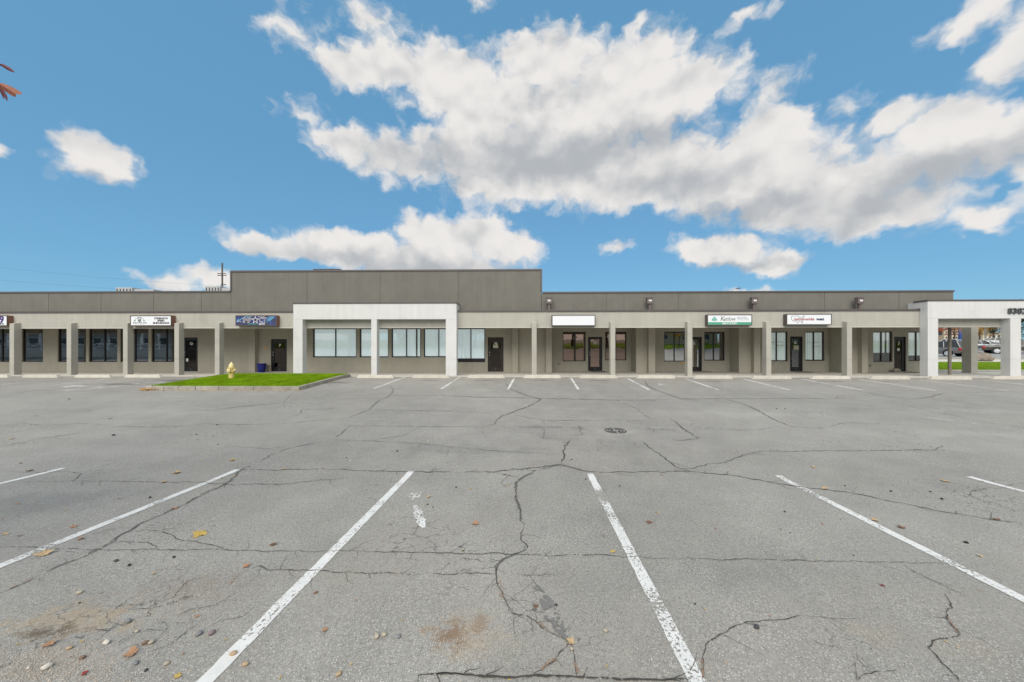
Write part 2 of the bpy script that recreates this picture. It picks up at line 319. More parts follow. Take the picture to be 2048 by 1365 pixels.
# ------------------------------------------------------------------ mesh helpers
class MB:
    def __init__(self): self.v = []; self.f = []
    def add(self, vs, fs):
        o = len(self.v); self.v += [Vector(x) for x in vs]; self.f += [[i + o for i in q] for q in fs]; return self
    def box(self, x0, x1, y0, y1, z0, z1):
        return self.add([(x0, y0, z0), (x1, y0, z0), (x1, y1, z0), (x0, y1, z0), (x0, y0, z1), (x1, y0, z1), (x1, y1, z1), (x0, y1, z1)],
                        [(0, 3, 2, 1), (4, 5, 6, 7), (0, 1, 5, 4), (1, 2, 6, 5), (2, 3, 7, 6), (3, 0, 4, 7)])
    def prism(self, pts, y0, y1):      # outline in x,z pushed along y
        n = len(pts)
        return self.add([(x, y0, z) for x, z in pts] + [(x, y1, z) for x, z in pts],
                        [tuple(range(n)), tuple(range(2 * n - 1, n - 1, -1))] + [(i, i + n, (i + 1) % n + n, (i + 1) % n) for i in range(n)])
    def lathe(self, prof, seg=20, c=(0, 0, 0), axis='Z'):
        vs, fs = [], []
        for r, z in prof:
            for k in range(seg):
                a = 2 * math.pi * k / seg; p = (r * math.cos(a), r * math.sin(a), z)
                if axis == 'X': p = (p[2], p[0], p[1])
                if axis == 'Y': p = (p[0], p[2], p[1])
                vs.append((p[0] + c[0], p[1] + c[1], p[2] + c[2]))
        for i in range(len(prof) - 1):
            for k in range(seg): fs.append((i * seg + k, i * seg + (k + 1) % seg, (i + 1) * seg + (k + 1) % seg, (i + 1) * seg + k))
        fs += [tuple(range(seg)), tuple((len(prof) - 1) * seg + k for k in range(seg))]
        return self.add(vs, fs)
    def tube(self, pts, rad, seg=6):
        pts = [Vector(p) for p in pts]; rings = []
        for i, p in enumerate(pts):
            t = (pts[min(i + 1, len(pts) - 1)] - pts[max(i - 1, 0)]).normalized()
            u = t.orthogonal().normalized() if i == 0 else (u - t * u.dot(t)).normalized()
            v = t.cross(u); r = rad[i] if isinstance(rad, (list, tuple)) else rad
            rings.append([p + (u * math.cos(2 * math.pi * k / seg) + v * math.sin(2 * math.pi * k / seg)) * r for k in range(seg)])
        n = len(rings)
        return self.add([q for r_ in rings for q in r_], [(i * seg + k, i * seg + (k + 1) % seg, (i + 1) * seg + (k + 1) % seg, (i + 1) * seg + k) for i in range(n - 1) for k in range(seg)]
                        + [tuple(range(seg)), tuple((n - 1) * seg + k for k in range(seg))])
    def mesh(self, name, m, origin=(0, 0, 0), bevel=0.0, smooth_=False, jitter=0.0):
        me = bpy.data.meshes.new(name); o = Vector(origin)
        me.from_pydata([tuple(v - o) for v in self.v], [], self.f)
        bm = bmesh.new(); bm.from_mesh(me)
        bmesh.ops.recalc_face_normals(bm, faces=bm.faces)
        if bevel: bmesh.ops.bevel(bm, geom=[e for e in bm.edges if len(e.link_faces) == 2 and e.calc_face_angle(0) > .5], offset=bevel, segments=2, affect='EDGES', profile=.6)
        if jitter:
            for v in bm.verts: v.co += Vector((random.uniform(-1, 1), random.uniform(-1, 1), random.uniform(-1, 1))) * jitter
        bm.to_mesh(me); bm.free()
        if smooth_:
            for p in me.polygons: p.use_smooth = True
        if m: me.materials.append(m)
        return me
    def build(self, name, m, parent=None, **kw):
        o = bpy.data.objects.new(name, self.mesh(name, m, origin_of(parent), **kw)); COL.objects.link(o)
        if parent: o.parent = parent
        return o
def origin_of(o):
    v = Vector((0, 0, 0))
    while o: v += o.location; o = o.parent
    return v
def tag(o, label=None, cat=None, group=None, kind=None):
    if label: o['label'] = label
    if cat: o['category'] = cat
    if group: o['group'] = group
    if kind: o['kind'] = kind
    return o
def thing(name, loc, label, cat, group=None):
    o = bpy.data.objects.new(name, None); COL.objects.link(o); o.location = loc; o.empty_display_size = .2
    return tag(o, label, cat, group)
def inst(name, me, parent=None, loc=(0, 0, 0), rot=(0, 0, 0), sc=(1, 1, 1)):
    o = bpy.data.objects.new(name, me); COL.objects.link(o); o.location = loc; o.rotation_euler = rot; o.scale = sc
    if parent: o.parent = parent
    return o
def text_mb(s, h, x, z, Y, shear=0, bold=0.0, depth=0.006, align='LEFT', stretch=1.0, spacing=1.0):
    """lettering standing on the plane y=Y, facing the car park; h = cap height"""
    c = bpy.data.curves.new('lettering', 'FONT'); c.body = s; c.size = h / .70; c.shear = shear; c.offset = bold; c.extrude = depth; c.align_x = align; c.space_character = spacing; c.resolution_u = 3
    o = bpy.data.objects.new('lettering_tmp', c); COL.objects.link(o)
    dg = bpy.context.evaluated_depsgraph_get(); me = bpy.data.meshes.new_from_object(o.evaluated_get(dg))
    mb = MB(); mb.add([(x + v.co.x * stretch, Y - v.co.z, z + v.co.y) for v in me.vertices], [tuple(p.vertices) for p in me.polygons])
    bpy.data.objects.remove(o); bpy.data.meshes.remove(me); bpy.data.curves.remove(c)
    return mb

# ------------------------------------------------------------------ the ground
def sheet(x0, x1, ys, lift):
    m = MB(); xs = [x0, x1]
    m.add([(x, y, g(y) + lift) for y in ys for x in xs], [(2 * i, 2 * i + 1, 2 * i + 3, 2 * i + 2) for i in range(len(ys) - 1)]); return m
GROUND = mat('distant_ground', (.19, .185, .165), .95, .15, .05)
allY = sorted(set([p[0] for p in GP] + [-40, -20, -8, 0, 6.5, 9.5, 12, 15, 25, 30, 50, 80, 200, 1500]))
gr = sheet(-3000, 3000, allY, -.03).build('ground', GROUND); tag(gr, kind='structure')
lotY = [y for y in [-24, -20, -16, -12, -8, -5, -3.5, -2, 2, 5, 6.5, 8, 9.5, 11, 12.3, 13.6, 15, 16.6, 17.6]]
lot = sheet(-62, 62, lotY, 0.0).build('parking_lot', ASPH); tag(lot, kind='structure')
back_lot = sheet(27, 110, [33.62, 39, 48, 60, 80], .0).build('road', mat('pale_asphalt', (.30, .295, .285), .9, .1, .5)); tag(back_lot, kind='structure')

# ---- cracks and painted lines lie on the lot
def ribbon(pts3, widths, lift, wander=0.0, step=.05, ragged=.3):
    """strip on the asphalt through pts3, widths in metres"""
    out = []
    for (a, wa), (b, wb) in zip(zip(pts3, widths), list(zip(pts3, widths))[1:]):
        n = max(1, min(40, int((b - a).length / step)))
        for i in range(n): t = i / n; out.append((a.lerp(b, t), wa + (wb - wa) * t))
    out.append((pts3[-1], widths[-1]))
    mb = MB(); vs = []
    for i, (p, wd) in enumerate(out):
        q = out[min(i + 1, len(out) - 1)][0]; r = out[max(i - 1, 0)][0]; d = Vector((q.x - r.x, q.y - r.y, 0))
        if d.length < 1e-6: d = Vector((1, 0, 0))
        n = Vector((-d.y, d.x, 0)).normalized()
        if wander and 0 < i < len(out) - 1:
            k = mnoise.noise(Vector((p.x * 6, p.y * 6, 1.3))) + .6 * mnoise.noise(Vector((p.x * 19, p.y * 19, 4.1)))
            p = p + n * k * wander
        h = wd / 2
        l = h * (1 + ragged * random.uniform(-1, 1)); rr = h * (1 + ragged * random.uniform(-1, 1))
        for s_, e in ((1, l), (-1, rr)):
            c = p + n * s_ * e; vs.append((c.x, c.y, g(c.y) + lift))
    mb.add(vs, [(2 * i, 2 * i + 1, 2 * i + 3, 2 * i + 2) for i in range(len(out) - 1)])
    return mb
CR = [  # zone, width in photo pixels, sealed?, points
 ('B',5,1,[(290,95),(315,120),(290,155),(220,185),(165,235),(80,270),(0,300)]),('A',6,1,[(2048,325),(1960,400),(1840,430),(1690,460),(1580,500),(1480,560),(1400,590),(1340,660),(1200,720),(1080,780),(940,850),(800,907),(760,940),(640,1017),(520,1067),(360,1147),(220,1207),(0,1307)]),
 ('A',2.2,0,[(1400,600),(1330,660),(1240,712),(1080,785),(940,855),(800,912),(640,1025),(520,1077),(360,1150),(220,1212),(0,1312)]),
 ('A',2.2,0,[(470,652),(850,657),(1000,660),(1180,660),(1330,672),(1500,672),(1700,668),(1850,650),(2048,635)]),('A',1.6,0,[(120,660),(430,652),(470,610),(370,598),(0,600)]),
 ('A',2.2,0,[(1400,585),(1600,588),(1800,582),(2048,585)]),('B',3,0,[(0,585),(200,595),(430,598),(700,600),(900,598),(1000,585),(1140,572),(1290,555)]),('B',6,1,[(860,602),(1000,588),(1140,574),(1290,556),(1380,582),(1480,602)]),
 ('B',2.6,0,[(1290,555),(1320,560),(1380,580),(1480,600),(1700,600),(1900,598),(2048,592)]),('C',3.4,0,[(0,597),(60,595),(180,605),(380,625),(560,658),(720,685),(900,705),(1050,725),(1250,768),(1430,800),(1600,840),(1780,865),(1900,880),(2048,900)]),
 ('A',2,0,[(0,450),(200,410),(400,380),(600,348),(700,332),(900,335),(1140,330)]),('A',1.3,0,[(90,310),(240,325),(480,315),(640,325)]),('A',1.6,0,[(1140,330),(1180,315),(1400,322),(1700,312),(2048,280)]),
 ('A',3,1,[(1660,195),(1700,150),(1715,128)]),('A',2,0,[(1660,195),(1400,215),(1240,240),(1100,235)]),('A',1.3,0,[(1735,270),(1770,235),(2000,225)]),('A',1.2,0,[(1700,175),(2048,172)]),('A',1.4,0,[(1320,445),(1560,465),(1680,450)]),('A',1.3,0,[(1940,412),(2048,418)]),
 ('A',1.3,0,[(0,160),(200,120),(380,122)]),('A',1.2,0,[(480,165),(720,130)]),('A',1.1,0,[(0,1),(1,1)]),
 ('B',1.3,0,[(0,170),(220,170)]),('B',2,0,[(300,150),(740,155),(780,160),(1170,168),(1620,178),(1800,178),(2048,170)]),('C',1.6,0,[(0,155),(40,172),(300,170),(900,168),(1050,165)]),
 ('B',4,1,[(960,65),(1000,115),(1090,150),(1180,175),(1100,215),(1020,245),(950,270),(915,300),(900,320),(850,330)]),('B',1.6,0,[(1000,115),(1090,150),(1180,175),(1100,215),(1020,245),(950,270),(915,300)]),
 ('B',1.4,0,[(165,235),(420,238),(700,245),(900,258)]),('B',1.4,0,[(1020,265),(1100,280),(1195,298),(1830,296)]),('B',1.6,0,[(1195,298),(1192,405),(1400,405)]),
 ('B',1.8,0,[(20,328),(400,332),(640,335),(850,335)]),('B',1.8,0,[(470,330),(380,385),(300,400),(180,412)]),('B',1.6,0,[(0,415),(200,418),(430,430),(640,450),(860,472),(1080,485),(1290,495)]),
 ('B',4,0,[(1350,410),(1320,440),(1305,490),(1310,520),(1290,555)]),('B',8,1,[(1290,555),(1240,570),(1150,590),(1060,635),(1030,660),(1035,720),(1040,780),(1055,830),(1065,870),(1080,907)]),('B',2.6,0,[(1150,590),(1060,635),(1030,660),(1035,720),(1040,780),(1055,830),(1065,870),(1080,907)]),
 ('E',2.8,0,[(1085,-10),(1060,50),(1065,90),(1095,130),(1080,150),(980,190),(930,220),(910,260),(915,290),(930,340),(950,390),(950,430),(980,480),(1010,520),(1090,535),(1140,570),(1180,605),(1260,650),(1340,690)]),('E',8,1,[(1080,150),(980,190),(920,225),(905,265),(912,290)]),
 ('B',1.6,0,[(900,600),(1000,620),(1060,640)]),('B',1.5,0,[(980,690),(940,665),(960,640),(1000,610)]),
 ('B',3,1,[(1620,178),(1720,220),(1780,260),(1825,292)]),('B',1.6,0,[(1930,285),(2000,340),(2048,375)]),('B',3.2,0,[(1780,425),(1800,450),(1880,500),(1940,545),(1970,570),(2048,592)]),('B',1.8,0,[(1780,60),(1800,95),(1850,120),(1940,150),(2000,172)]),
 ('B',3.4,0,[(1400,325),(1415,385)]),('B',2.6,0,[(1790,330),(1850,370)]),('B',2,0,[(1330,275),(1360,295)]),
 ('C',2,0,[(0,300),(80,360),(140,400),(100,412),(0,418)]),('C',2,0,[(300,172),(420,205),(500,245),(560,280),(650,320),(700,335),(860,345)]),
 ('C',2.2,0,[(0,585),(120,575),(200,555),(300,545),(350,520),(440,490),(540,475),(700,478),(900,475),(1200,475),(1400,470),(1535,473),(1540,455),(1575,445)]),('C',1.4,0,[(1535,473),(1650,480),(1800,515)]),
 ('C',1.5,0,[(1040,118),(1100,130),(1220,150),(1310,165),(1400,178)]),('C',1.1,0,[(950,165),(960,155),(1200,153)]),('C',1.4,0,[(1400,175),(1500,160),(1570,140),(2000,125)]),('C',1.2,0,[(1240,185),(1700,185)]),('C',2.4,1,[(1240,188),(1400,220),(1600,260),(1740,290),(1900,320),(2048,350)]),
 ('C',1.4,0,[(860,345),(1000,310),(1200,318),(1330,320)]),('C',1.2,0,[(100,350),(480,352),(620,330)]),('C',1.6,0,[(1410,385),(1440,405)]),('C',1.5,0,[(1040,720),(1080,680)]),('C',1.4,0,[(1940,690),(1980,670),(2048,665)]),('C',1.6,0,[(1930,690),(1800,700),(1740,705),(1730,735),(1800,765),(1900,785),(2000,830)]),
 ('D',2.2,0,[(0,130),(200,138),(400,145),(640,148),(900,148),(1200,150),(1430,150),(1600,158),(2048,158)]),('E',2.4,0,[(-20,155),(400,165),(700,170),(900,172),(1100,180),(1500,182),(1700,190),(1953,197)]),('F',2,0,[(0,197),(300,205),(600,205),(1000,215),(1350,222),(1600,228)]),
 ('D',2,0,[(530,60),(640,30),(750,20)]),('D',2,0,[(680,100),(860,105),(910,130),(910,148)]),('D',2,0,[(740,50),(850,35),(960,38),(1020,85),(1150,100),(1250,130),(1310,148)]),('D',1.6,0,[(1440,145),(1490,110)]),
 ('D',2.6,0,[(1470,260),(1520,240),(1560,265),(1640,262),(1830,270),(1900,268),(1990,280),(2048,282)]),('D',1.6,0,[(1640,262),(1650,225),(1690,180)]),('D',1.6,0,[(370,240),(490,235)]),
 ('D',2,0,[(730,495),(870,490),(1000,400)]),('D',1.6,0,[(820,480),(850,440)]),('D',2.6,0,[(470,640),(560,610),(640,620),(700,560)]),('D',2,0,[(860,750),(1000,700),(1080,640),(1130,600),(1200,560)]),('D',1.8,0,[(1000,560),(1100,500),(1250,480),(1380,400)]),('D',1.8,0,[(900,470),(1010,430),(1100,330),(1250,300)]),('D',1.6,0,[(1150,640),(1290,560),(1420,540),(1500,470)]),
 ('E',2.8,0,[(58,284),(150,285),(300,288),(460,292)]),('E',2.8,0,[(520,288),(600,295),(700,290),(850,288),(910,290)]),('E',1.8,0,[(1040,293),(1110,297),(1300,295)]),('E',2,0,[(1110,297),(1150,350),(1180,390)]),
 ('E',3.4,0,[(1340,690),(1280,745),(1255,790),(1200,830),(1180,855),(1130,880)]),('E',3.2,0,[(1340,690),(1370,760),(1385,820),(1390,900)]),('E',2,0,[(1130,490),(1200,520)]),('E',2,0,[(1140,520),(1150,560)]),('E',2.4,0,[(455,925),(460,885),(720,880),(760,850),(810,845)]),('E',7,0,[(460,885),(600,884),(820,880),(1000,890),(1130,885),(1400,895),(1700,905),(2048,915)]),
 ('F',3,0,[(170,920),(165,780),(190,710),(270,650),(350,605),(440,575),(560,555),(660,545),(760,535)]),('F',1.6,0,[(760,535),(930,548),(1150,552)]),('F',2,0,[(1340,230),(1400,270),(1500,320),(1560,345),(1640,390),(1700,410)]),
 ('F',3,0,[(1590,405),(1610,450),(1630,490),(1600,520),(1600,560),(1640,610),(1670,645),(1620,670),(1530,690),(1480,720),(1550,790),(1600,840),(1640,890),(1670,922)]),('F',1.8,0,[(1500,490),(1600,515)]),('F',2.2,0,[(1070,915),(1130,880),(1270,865),(1310,850)]),('F',5,0,[(-60,905),(-20,915),(40,922)])]
for i, (z, wp, seal, pts) in enumerate(CR):
    if len(pts) == 2 and pts[1] == (1, 1): continue
    p3 = [GZ(z, *p) for p in pts]; near = p3[0].y < 9
    wd = [max(.0025, wp * (.8 if seal else (.58 if near else .8)) * p.y / FPX) for p in p3]; wd[0] *= .4; wd[-1] *= .4
    far = max(.012, min(.05, p3[0].y * .007))
    rb = ribbon(p3, wd, .004 if seal else .006, wander=far, step=max(.022, p3[0].y * .010), ragged=.3 if seal else .75)
    if not seal:                                   # hairline spurs leave the main crack
        for a_, b_ in zip(p3, p3[1:]):
            for q in range(int((b_ - a_).length / (.35 if near else 1.2)) + (1 if random.random() < .4 else 0)):
                p = a_.lerp(b_, random.random()); an = math.atan2(b_.y - a_.y, b_.x - a_.x) + random.choice((-1, 1)) * random.uniform(.5, 1.3); l = random.uniform(.06, .30) * (1 if near else 2.2)
                e = p + Vector((math.cos(an) * l, math.sin(an) * l, 0)); m_ = p.lerp(e, .5) + Vector((random.uniform(-.15, .15) * l, random.uniform(-.15, .15) * l, 0)); ww = wp * .3 * p.y / FPX
                r2 = ribbon([p, m_, e], [ww, ww * .7, ww * .2], .0055, wander=far * .5, step=.025 if near else .08, ragged=.7); rb.add(r2.v, r2.f)
    rb.build('sealed_crack' if seal else 'crack', SEAL if seal else CRACK, lot)
pp = [GZ('E', 1130, 340), GZ('E', 1200, 440), GZ('E', 1265, 550), GZ('E', 1335, 680)]
ribbon(pp, [.02, .09, .11, .02], .005, .02, .03, .2).build('tar_patch', PATCH, lot)
def line(a, b, wd, m, lift=.0045, name='parking_line'):
    n = max(2, int((b - a).length / .4)); pts = [a.lerp(b, i / n) for i in range(n + 1)]
    return ribbon(pts, [wd] * (n + 1), lift, .004, .06, .07).build(name, m, lot)
def ext(a, b, k): return b + (b - a).normalized() * k
for (a, b, m) in [((475,940),(0,1133),PAINT),((823,943),(410,1365),PAINT_WORN),((1180,948),(1395,1365),PAINT_WORN),((1556,952),(2048,1200),PAINT),((1937,954),(2048,984),PAINT),((127,937),(0,968),PAINT)]:
    A_, B_ = G(*a), G(*b); line(A_, ext(A_, B_, 1.4), .097, m)
for (a, b) in [((811,755.4),(748,777.6)),((919.5,755.6),(883,778.2)),((1029.5,756),(1016,779.4)),((1141.5,756.8),(1157,779.6)),((1254,757.5),(1298,780)),((1370,758),(1437,780.4)),((1484,758.4),(1580,780.8)),((1601,758.8),(1725,781)),((1717,759.4),(1871,781.6)),((1838,760),(2018,782)),((1965,760.6),(2200,785))]:
    line(G(*a), G(*b), .10, PAINT)
for (a, b) in [((45,756.5),(-80,767)),((141,756.5),(-40,774)),((238,756.5),(60,776.5)),((266,767),(292,769.5)),((300,764),(330,766)),((190,778),(240,771.5)),((240,771.5),(276,774))]:
    line(G(*a), G(*b), .10, PAINT_FAINT)
ribbon([GZ('A',370,98),GZ('A',430,98),GZ('A',490,96)], [.5,.55,.4], .0045, .06, .1, .3).build('worn_symbol', PAINT_FAINT, lot)
ribbon([GZ('A',330,122),GZ('A',500,116),GZ('A',580,104),GZ('A',700,98)], [.12,.35,.3,.1], .0045, .06, .1, .3).build('worn_symbol', PAINT_FAINT, lot)
ribbon([GZ('B',435,722),GZ('B',445,760)], [.16,.10], .0045, .01, .03, .3).build('worn_paint_mark', PAINT_FAINT, lot)
ribbon([GZ('B',435,795),GZ('B',455,830),GZ('B',478,900),GZ('E',490,20)], [.03,.09,.09,.03], .0045, .01, .03, .4).build('worn_paint_mark', PAINT_WORN, lot)
ribbon([GZ('B',1866,86),GZ('B',1895,86)], [.22,.2], .005, .02, .05, .3).build('worn_paint_mark', PAINT, lot)
line(GZ('C',0,20) if False else G(1850,835), G(2048,860), .09, PAINT_FAINT)

# ------------------------------------------------------------------ walkway
SW = .58                              # walkway level
Yc, Yf, Yu, Yw, Ya, Yp = 17.7, 17.95, 18.5, 20.5, 21.4, 17.6
X_L = -38.0; X_E = XP(1862, Ya)
walk = MB().box(X_L, 40, 17.56, 22, g(17.5) - .3, SW - .012).build('walkway', CONC); tag(walk, kind='structure')
xs = [X_L + 3.05 * i for i in range(int((40 - X_L) / 3.05) + 1)]
for a, b in zip(xs, xs[1:]):
    MB().box(a + .006, b - .006, 17.535, 21.99, g(17.5) - .02, SW + random.uniform(-.002, .002)).build('slab', CONC, walk, bevel=.008)

# ------------------------------------------------------------------ the building
bld = thing('commercial_building', (0, 21, SW), 'long low grey stucco strip mall with canopy, columns and tall centre parapet', 'building')
def wall_with_holes(x0, x1, z0, z1, y, t, holes, name='wall', m=STUCCO_L):
    mb = MB(); bx = sorted(set([x0, x1] + [c for h in holes for c in h[:2]]))
    for a, b in zip(bx, bx[1:]):
        if b - a < 1e-4: continue
        cuts = sorted([(h[2], h[3]) for h in holes if h[0] < (a + b) / 2 < h[1]]); z = z0
        for c0, c1 in cuts:
            if c0 - z > 1e-3: mb.box(a, b, y, y + t, z, c0)
            z = c1
        if z1 - z > 1e-3: mb.box(a, b, y, y + t, z, z1)
    return mb.build(name, m, bld)
SLAT = mat('glowing_blind_fabric', (.84, .89, .90), .8, .04, 2); SLAT_G = mat('glowing_blind_fabric_grey', (.80, .84, .74), .8, .04, 2)
for m_, k_ in ((SLAT, .21), (SLAT_G, .14)):        # glow added to the fabric to brighten it, in place of room light behind
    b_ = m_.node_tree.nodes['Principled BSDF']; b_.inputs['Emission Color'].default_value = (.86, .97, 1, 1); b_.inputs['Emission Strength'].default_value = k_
DARK = mat('dark_interior', (.02, .02, .022), .9)
def window(x0, x1, z0, z1, y, mull=(), gm=GL_CLEAR, blind=None, fm=BLACKF, fr=.05, skirt=0.0, blind_z=None, thick_mull=.05):
    y += .06
    mb = MB(); b0 = z0 + fr + skirt
    mb.box(x0, x0 + fr, y, y + .08, z0, z1).box(x1 - fr, x1, y, y + .08, z0, z1).box(x0 + fr, x1 - fr, y + .002, y + .078, z0, b0).box(x0 + fr, x1 - fr, y + .002, y + .078, z1 - fr, z1)
    cuts = [x0 + fr]
    for mx in mull:
        mb.box(mx - thick_mull / 2, mx + thick_mull / 2, y - .003, y + .08, b0 - .001, z1 - fr + .001); cuts += [mx - thick_mull / 2, mx + thick_mull / 2]
    cuts.append(x1 - fr)
    win = mb.build('window', fm, bld)
    for i in range(0, len(cuts), 2):
        MB().box(cuts[i] - .004, cuts[i + 1] + .004, y + .035, y + .041, b0 - .004, z1 - fr + .004).build('pane', gm, win)
    if blind:
        bz = blind_z or b0; n = max(3, int((x1 - x0) / .105)); mb = MB()
        for i in range(n):
            a = x0 + (x1 - x0) * i / n; b = x0 + (x1 - x0) * (i + 1) / n; s = random.uniform(.01, .022)
            if random.random() < .02: continue
            mb.add([(a - .004, y + .06, bz + .015), (b + .004, y + .06 + s, bz + .015), (b + .004, y + .06 + s, z1), (a - .004, y + .06, z1)], [(0, 1, 2, 3)])
        mb.build('blind', blind, win)
    return win
WHITEL = mat('white_vinyl', (.8, .8, .78), .5); STEEL = mat('brushed_steel', (.55, .55, .55), .3, metal=1)
PAPER = mat('paper_notice', (.62, .59, .46), .7)
def door(x0, x1, z0, z1, y, letter, gm=GL_DOOR, fm=BLACKF, side=-1, stile=.11, handle='knob', notice=None, pull=None):
    y += .05; mb = MB(); fr = .05
    mb.box(x0, x0 + fr, y, y + .12, z0, z1).box(x1 - fr, x1, y, y + .12, z0, z1).box(x0 + fr, x1 - fr, y + .002, y + .118, z1 - fr, z1)
    d = mb.build('door', fm, bld)
    a, b, t = x0 + fr + .004, x1 - fr - .004, z1 - fr - .004
    MB().box(a, a + stile, y + .02, y + .07, z0 + .02, t).box(b - stile, b, y + .02, y + .07, z0 + .02, t).box(a + stile, b - stile, y + .022, y + .068, z0 + .02, z0 + .27).box(a + stile, b - stile, y + .022, y + .068, t - stile, t).build('leaf_frame', fm, d)
    MB().box(a + stile - .004, b - stile + .004, y + .04, y + .046, z0 + .266, t - stile + .004).build('pane', gm, d)
    hx = a + .055 if side < 0 else b - .055
    if handle == 'knob':
        MB().lathe([(.012, 0), (.012, -.03), (.03, -.035), (.034, -.055), (.02, -.07)], 12, (hx, y + .02, z0 + 1.0), 'Y').build('handle', STEEL, d)
        MB().lathe([(.026, 0), (.026, -.02)], 12, (hx, y + .02, z0 + 1.16), 'Y').build('lock', STEEL, d)
    else:
        MB().tube([(hx, y + .02, z0 + .95), (hx, y - .05, z0 + .97), (hx, y - .05, z0 + 1.22), (hx, y + .02, z0 + 1.24)], .013, 8).build('handle', BLACKF, d)
    MB().lathe([(.018, 0), (.018, -.012)], 10, ((a + b) / 2, y + .02, z0 + .14), 'Y').build('lock', STEEL, d)
    text_mb(letter, .15, (a + b) / 2 + .01, t - stile - .28, y + .036, bold=.012, depth=.002, align='CENTER').build('unit_letter', WHITEL, d)
    if notice:
        nx, nz, nw, nh, nm = notice; MB().box(nx, nx + nw, y + .034, y + .037, nz, nz + nh).build('notice', nm, d)
    MB().box(x0 - .01, x1 + .01, y - .07, y + .12, SW + .001, z0 + .018).build('threshold', CONC, d)
    return d
WT = 3.25
zo = lambda py, px=1000: ZP(py, Yw, px)
za = lambda py, px=1500: ZP(py, Ya, px)
xw = lambda px: XP(px, Yw); xa = lambda px: XP(px, Ya)
holes, jobs = [], []
def W(p0, p1, py0, py1, mull, alc, **kw):
    X, Z = (xa, za) if alc else (xw, zo); px = (p0 + p1) / 2
    h = (X(p0), X(p1), Z(py1, px), min(Z(py0, px), WT - .04)); jobs.append(('w', h, Ya if alc else Yw, [X(q) for q in mull], kw)); return h
def D(p0, p1, py0, letter, alc, **kw):
    X, Z = (xa, za) if alc else (xw, zo)
    h = (X(p0), X(p1), SW + .01, Z(py0, (p0 + p1) / 2)); jobs.append(('d', h, Ya if alc else Yw, letter, kw)); return h
H1 = []
drk = dict(gm=GL_DARK)
H1 += [W(-150,-100,657,724.4,[-125],0,**drk), W(-94,-42,657,724.4,[-68],0,**drk), W(-28,28,657,724.4,[1],0,**drk), W(43.7,86,657,724.4,[],0,**drk), W(115.3,172,657,724.4,[143],0,**drk), W(177.4,234.5,657,724.4,[206.8],0,**drk), W(240.4,296.8,657,724.4,[268],0,**drk), W(302.6,360,657,724.4,[331],0,**drk)]
H1 += [D(364,395.5,675.3,'O',0,gm=GL_DOOR,fm=BLACKF,notice=(xw(369.5),SW+.62,.13,.18,WHITEL)), D(541.5,573.7,678.6,'P',0,fm=BLACKF,gm=GL_DOOR)]
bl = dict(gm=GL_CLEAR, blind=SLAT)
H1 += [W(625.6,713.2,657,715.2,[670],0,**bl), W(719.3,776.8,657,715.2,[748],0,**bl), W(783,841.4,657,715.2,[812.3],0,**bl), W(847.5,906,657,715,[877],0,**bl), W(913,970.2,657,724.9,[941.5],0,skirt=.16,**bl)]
H1 += [D(975.4,1007,675,'N',0,fm=BROWNF,gm=GL_DOOR,notice=(xw(986),SW+1.42,.30,.20,PAPER))]
x1103, x1262, x1307, x1459, x1514, x1658, x1727 = xw(1103), xa(1262.4), xw(1307), xa(1459.3), xw(1514.2), xa(1658), xw(1727)
H2 = [W(1125.5,1171.2,664,723.1,[1150],1,gm=GL_BRONZE,fm=BROWNF,thick_mull=.11), D(1176.1,1204.6,674.2,'M',1,gm=GL_BRONZE,notice=None), W(1210.5,1253,664,721,[1232],1,gm=GL_BRONZE,fm=BROWNF)]
H4 = [W(1328.3,1371.4,663.7,723.5,[1349.6],1,gm=GL_GOLD), D(1376,1404,674.3,'L',1,gm=GL_GOLD), W(1408.7,1449.6,664,721.8,[1428.5],1,gm=GL_DARK)]
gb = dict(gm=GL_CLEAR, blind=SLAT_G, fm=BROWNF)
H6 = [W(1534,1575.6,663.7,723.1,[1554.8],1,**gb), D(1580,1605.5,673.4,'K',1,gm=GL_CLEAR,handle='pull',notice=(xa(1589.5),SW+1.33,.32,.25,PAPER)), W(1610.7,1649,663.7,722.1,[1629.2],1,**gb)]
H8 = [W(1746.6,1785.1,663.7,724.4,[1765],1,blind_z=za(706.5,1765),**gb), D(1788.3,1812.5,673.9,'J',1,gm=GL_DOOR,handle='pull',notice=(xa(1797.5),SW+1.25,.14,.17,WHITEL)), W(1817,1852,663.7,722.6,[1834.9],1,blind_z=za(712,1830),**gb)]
TH = .22
wall_with_holes(X_L, x1103, SW, WT, Yw, TH, H1)
wall_with_holes(x1103, x1262, SW, WT, Ya, TH, H2); wall_with_holes(x1262 + .001, x1307, SW, WT, Yw, TH, [])
wall_with_holes(x1307, x1459, SW, WT, Ya, TH, H4); wall_with_holes(x1459 + .001, x1514, SW, WT, Yw, TH, [])
wall_with_holes(x1514, x1658, SW, WT, Ya, TH, H6); wall_with_holes(x1658 + .001, x1727, SW, WT, Yw, TH, [])
wall_with_holes(x1727, X_E, SW, WT, Ya, TH, H8)
for x in (x1103 - .2, x1262, x1307 - .2, x1459, x1514 - .2, x1658, x1727 - .2): MB().box(x, x + .2, Yw + TH, Ya + TH, SW, WT).build('return_wall', STUCCO_L, bld)
for k, h, y, a, kw in jobs:
    if k == 'w': window(*h, y, a, **kw)
    else: door(*h, y, a, **kw)
for p0, p1, in [(503.6,516.3),(1024.6,1036),(1091,1103),(1294,1307),(1502,1514.2),(1715.3,1727)]:
    MB().box(xw(p0), xw(p1) + .002, Yw - .26, Yw + .05, SW, WT - .003).build('pilaster', STUCCO_L, bld, bevel=.012)
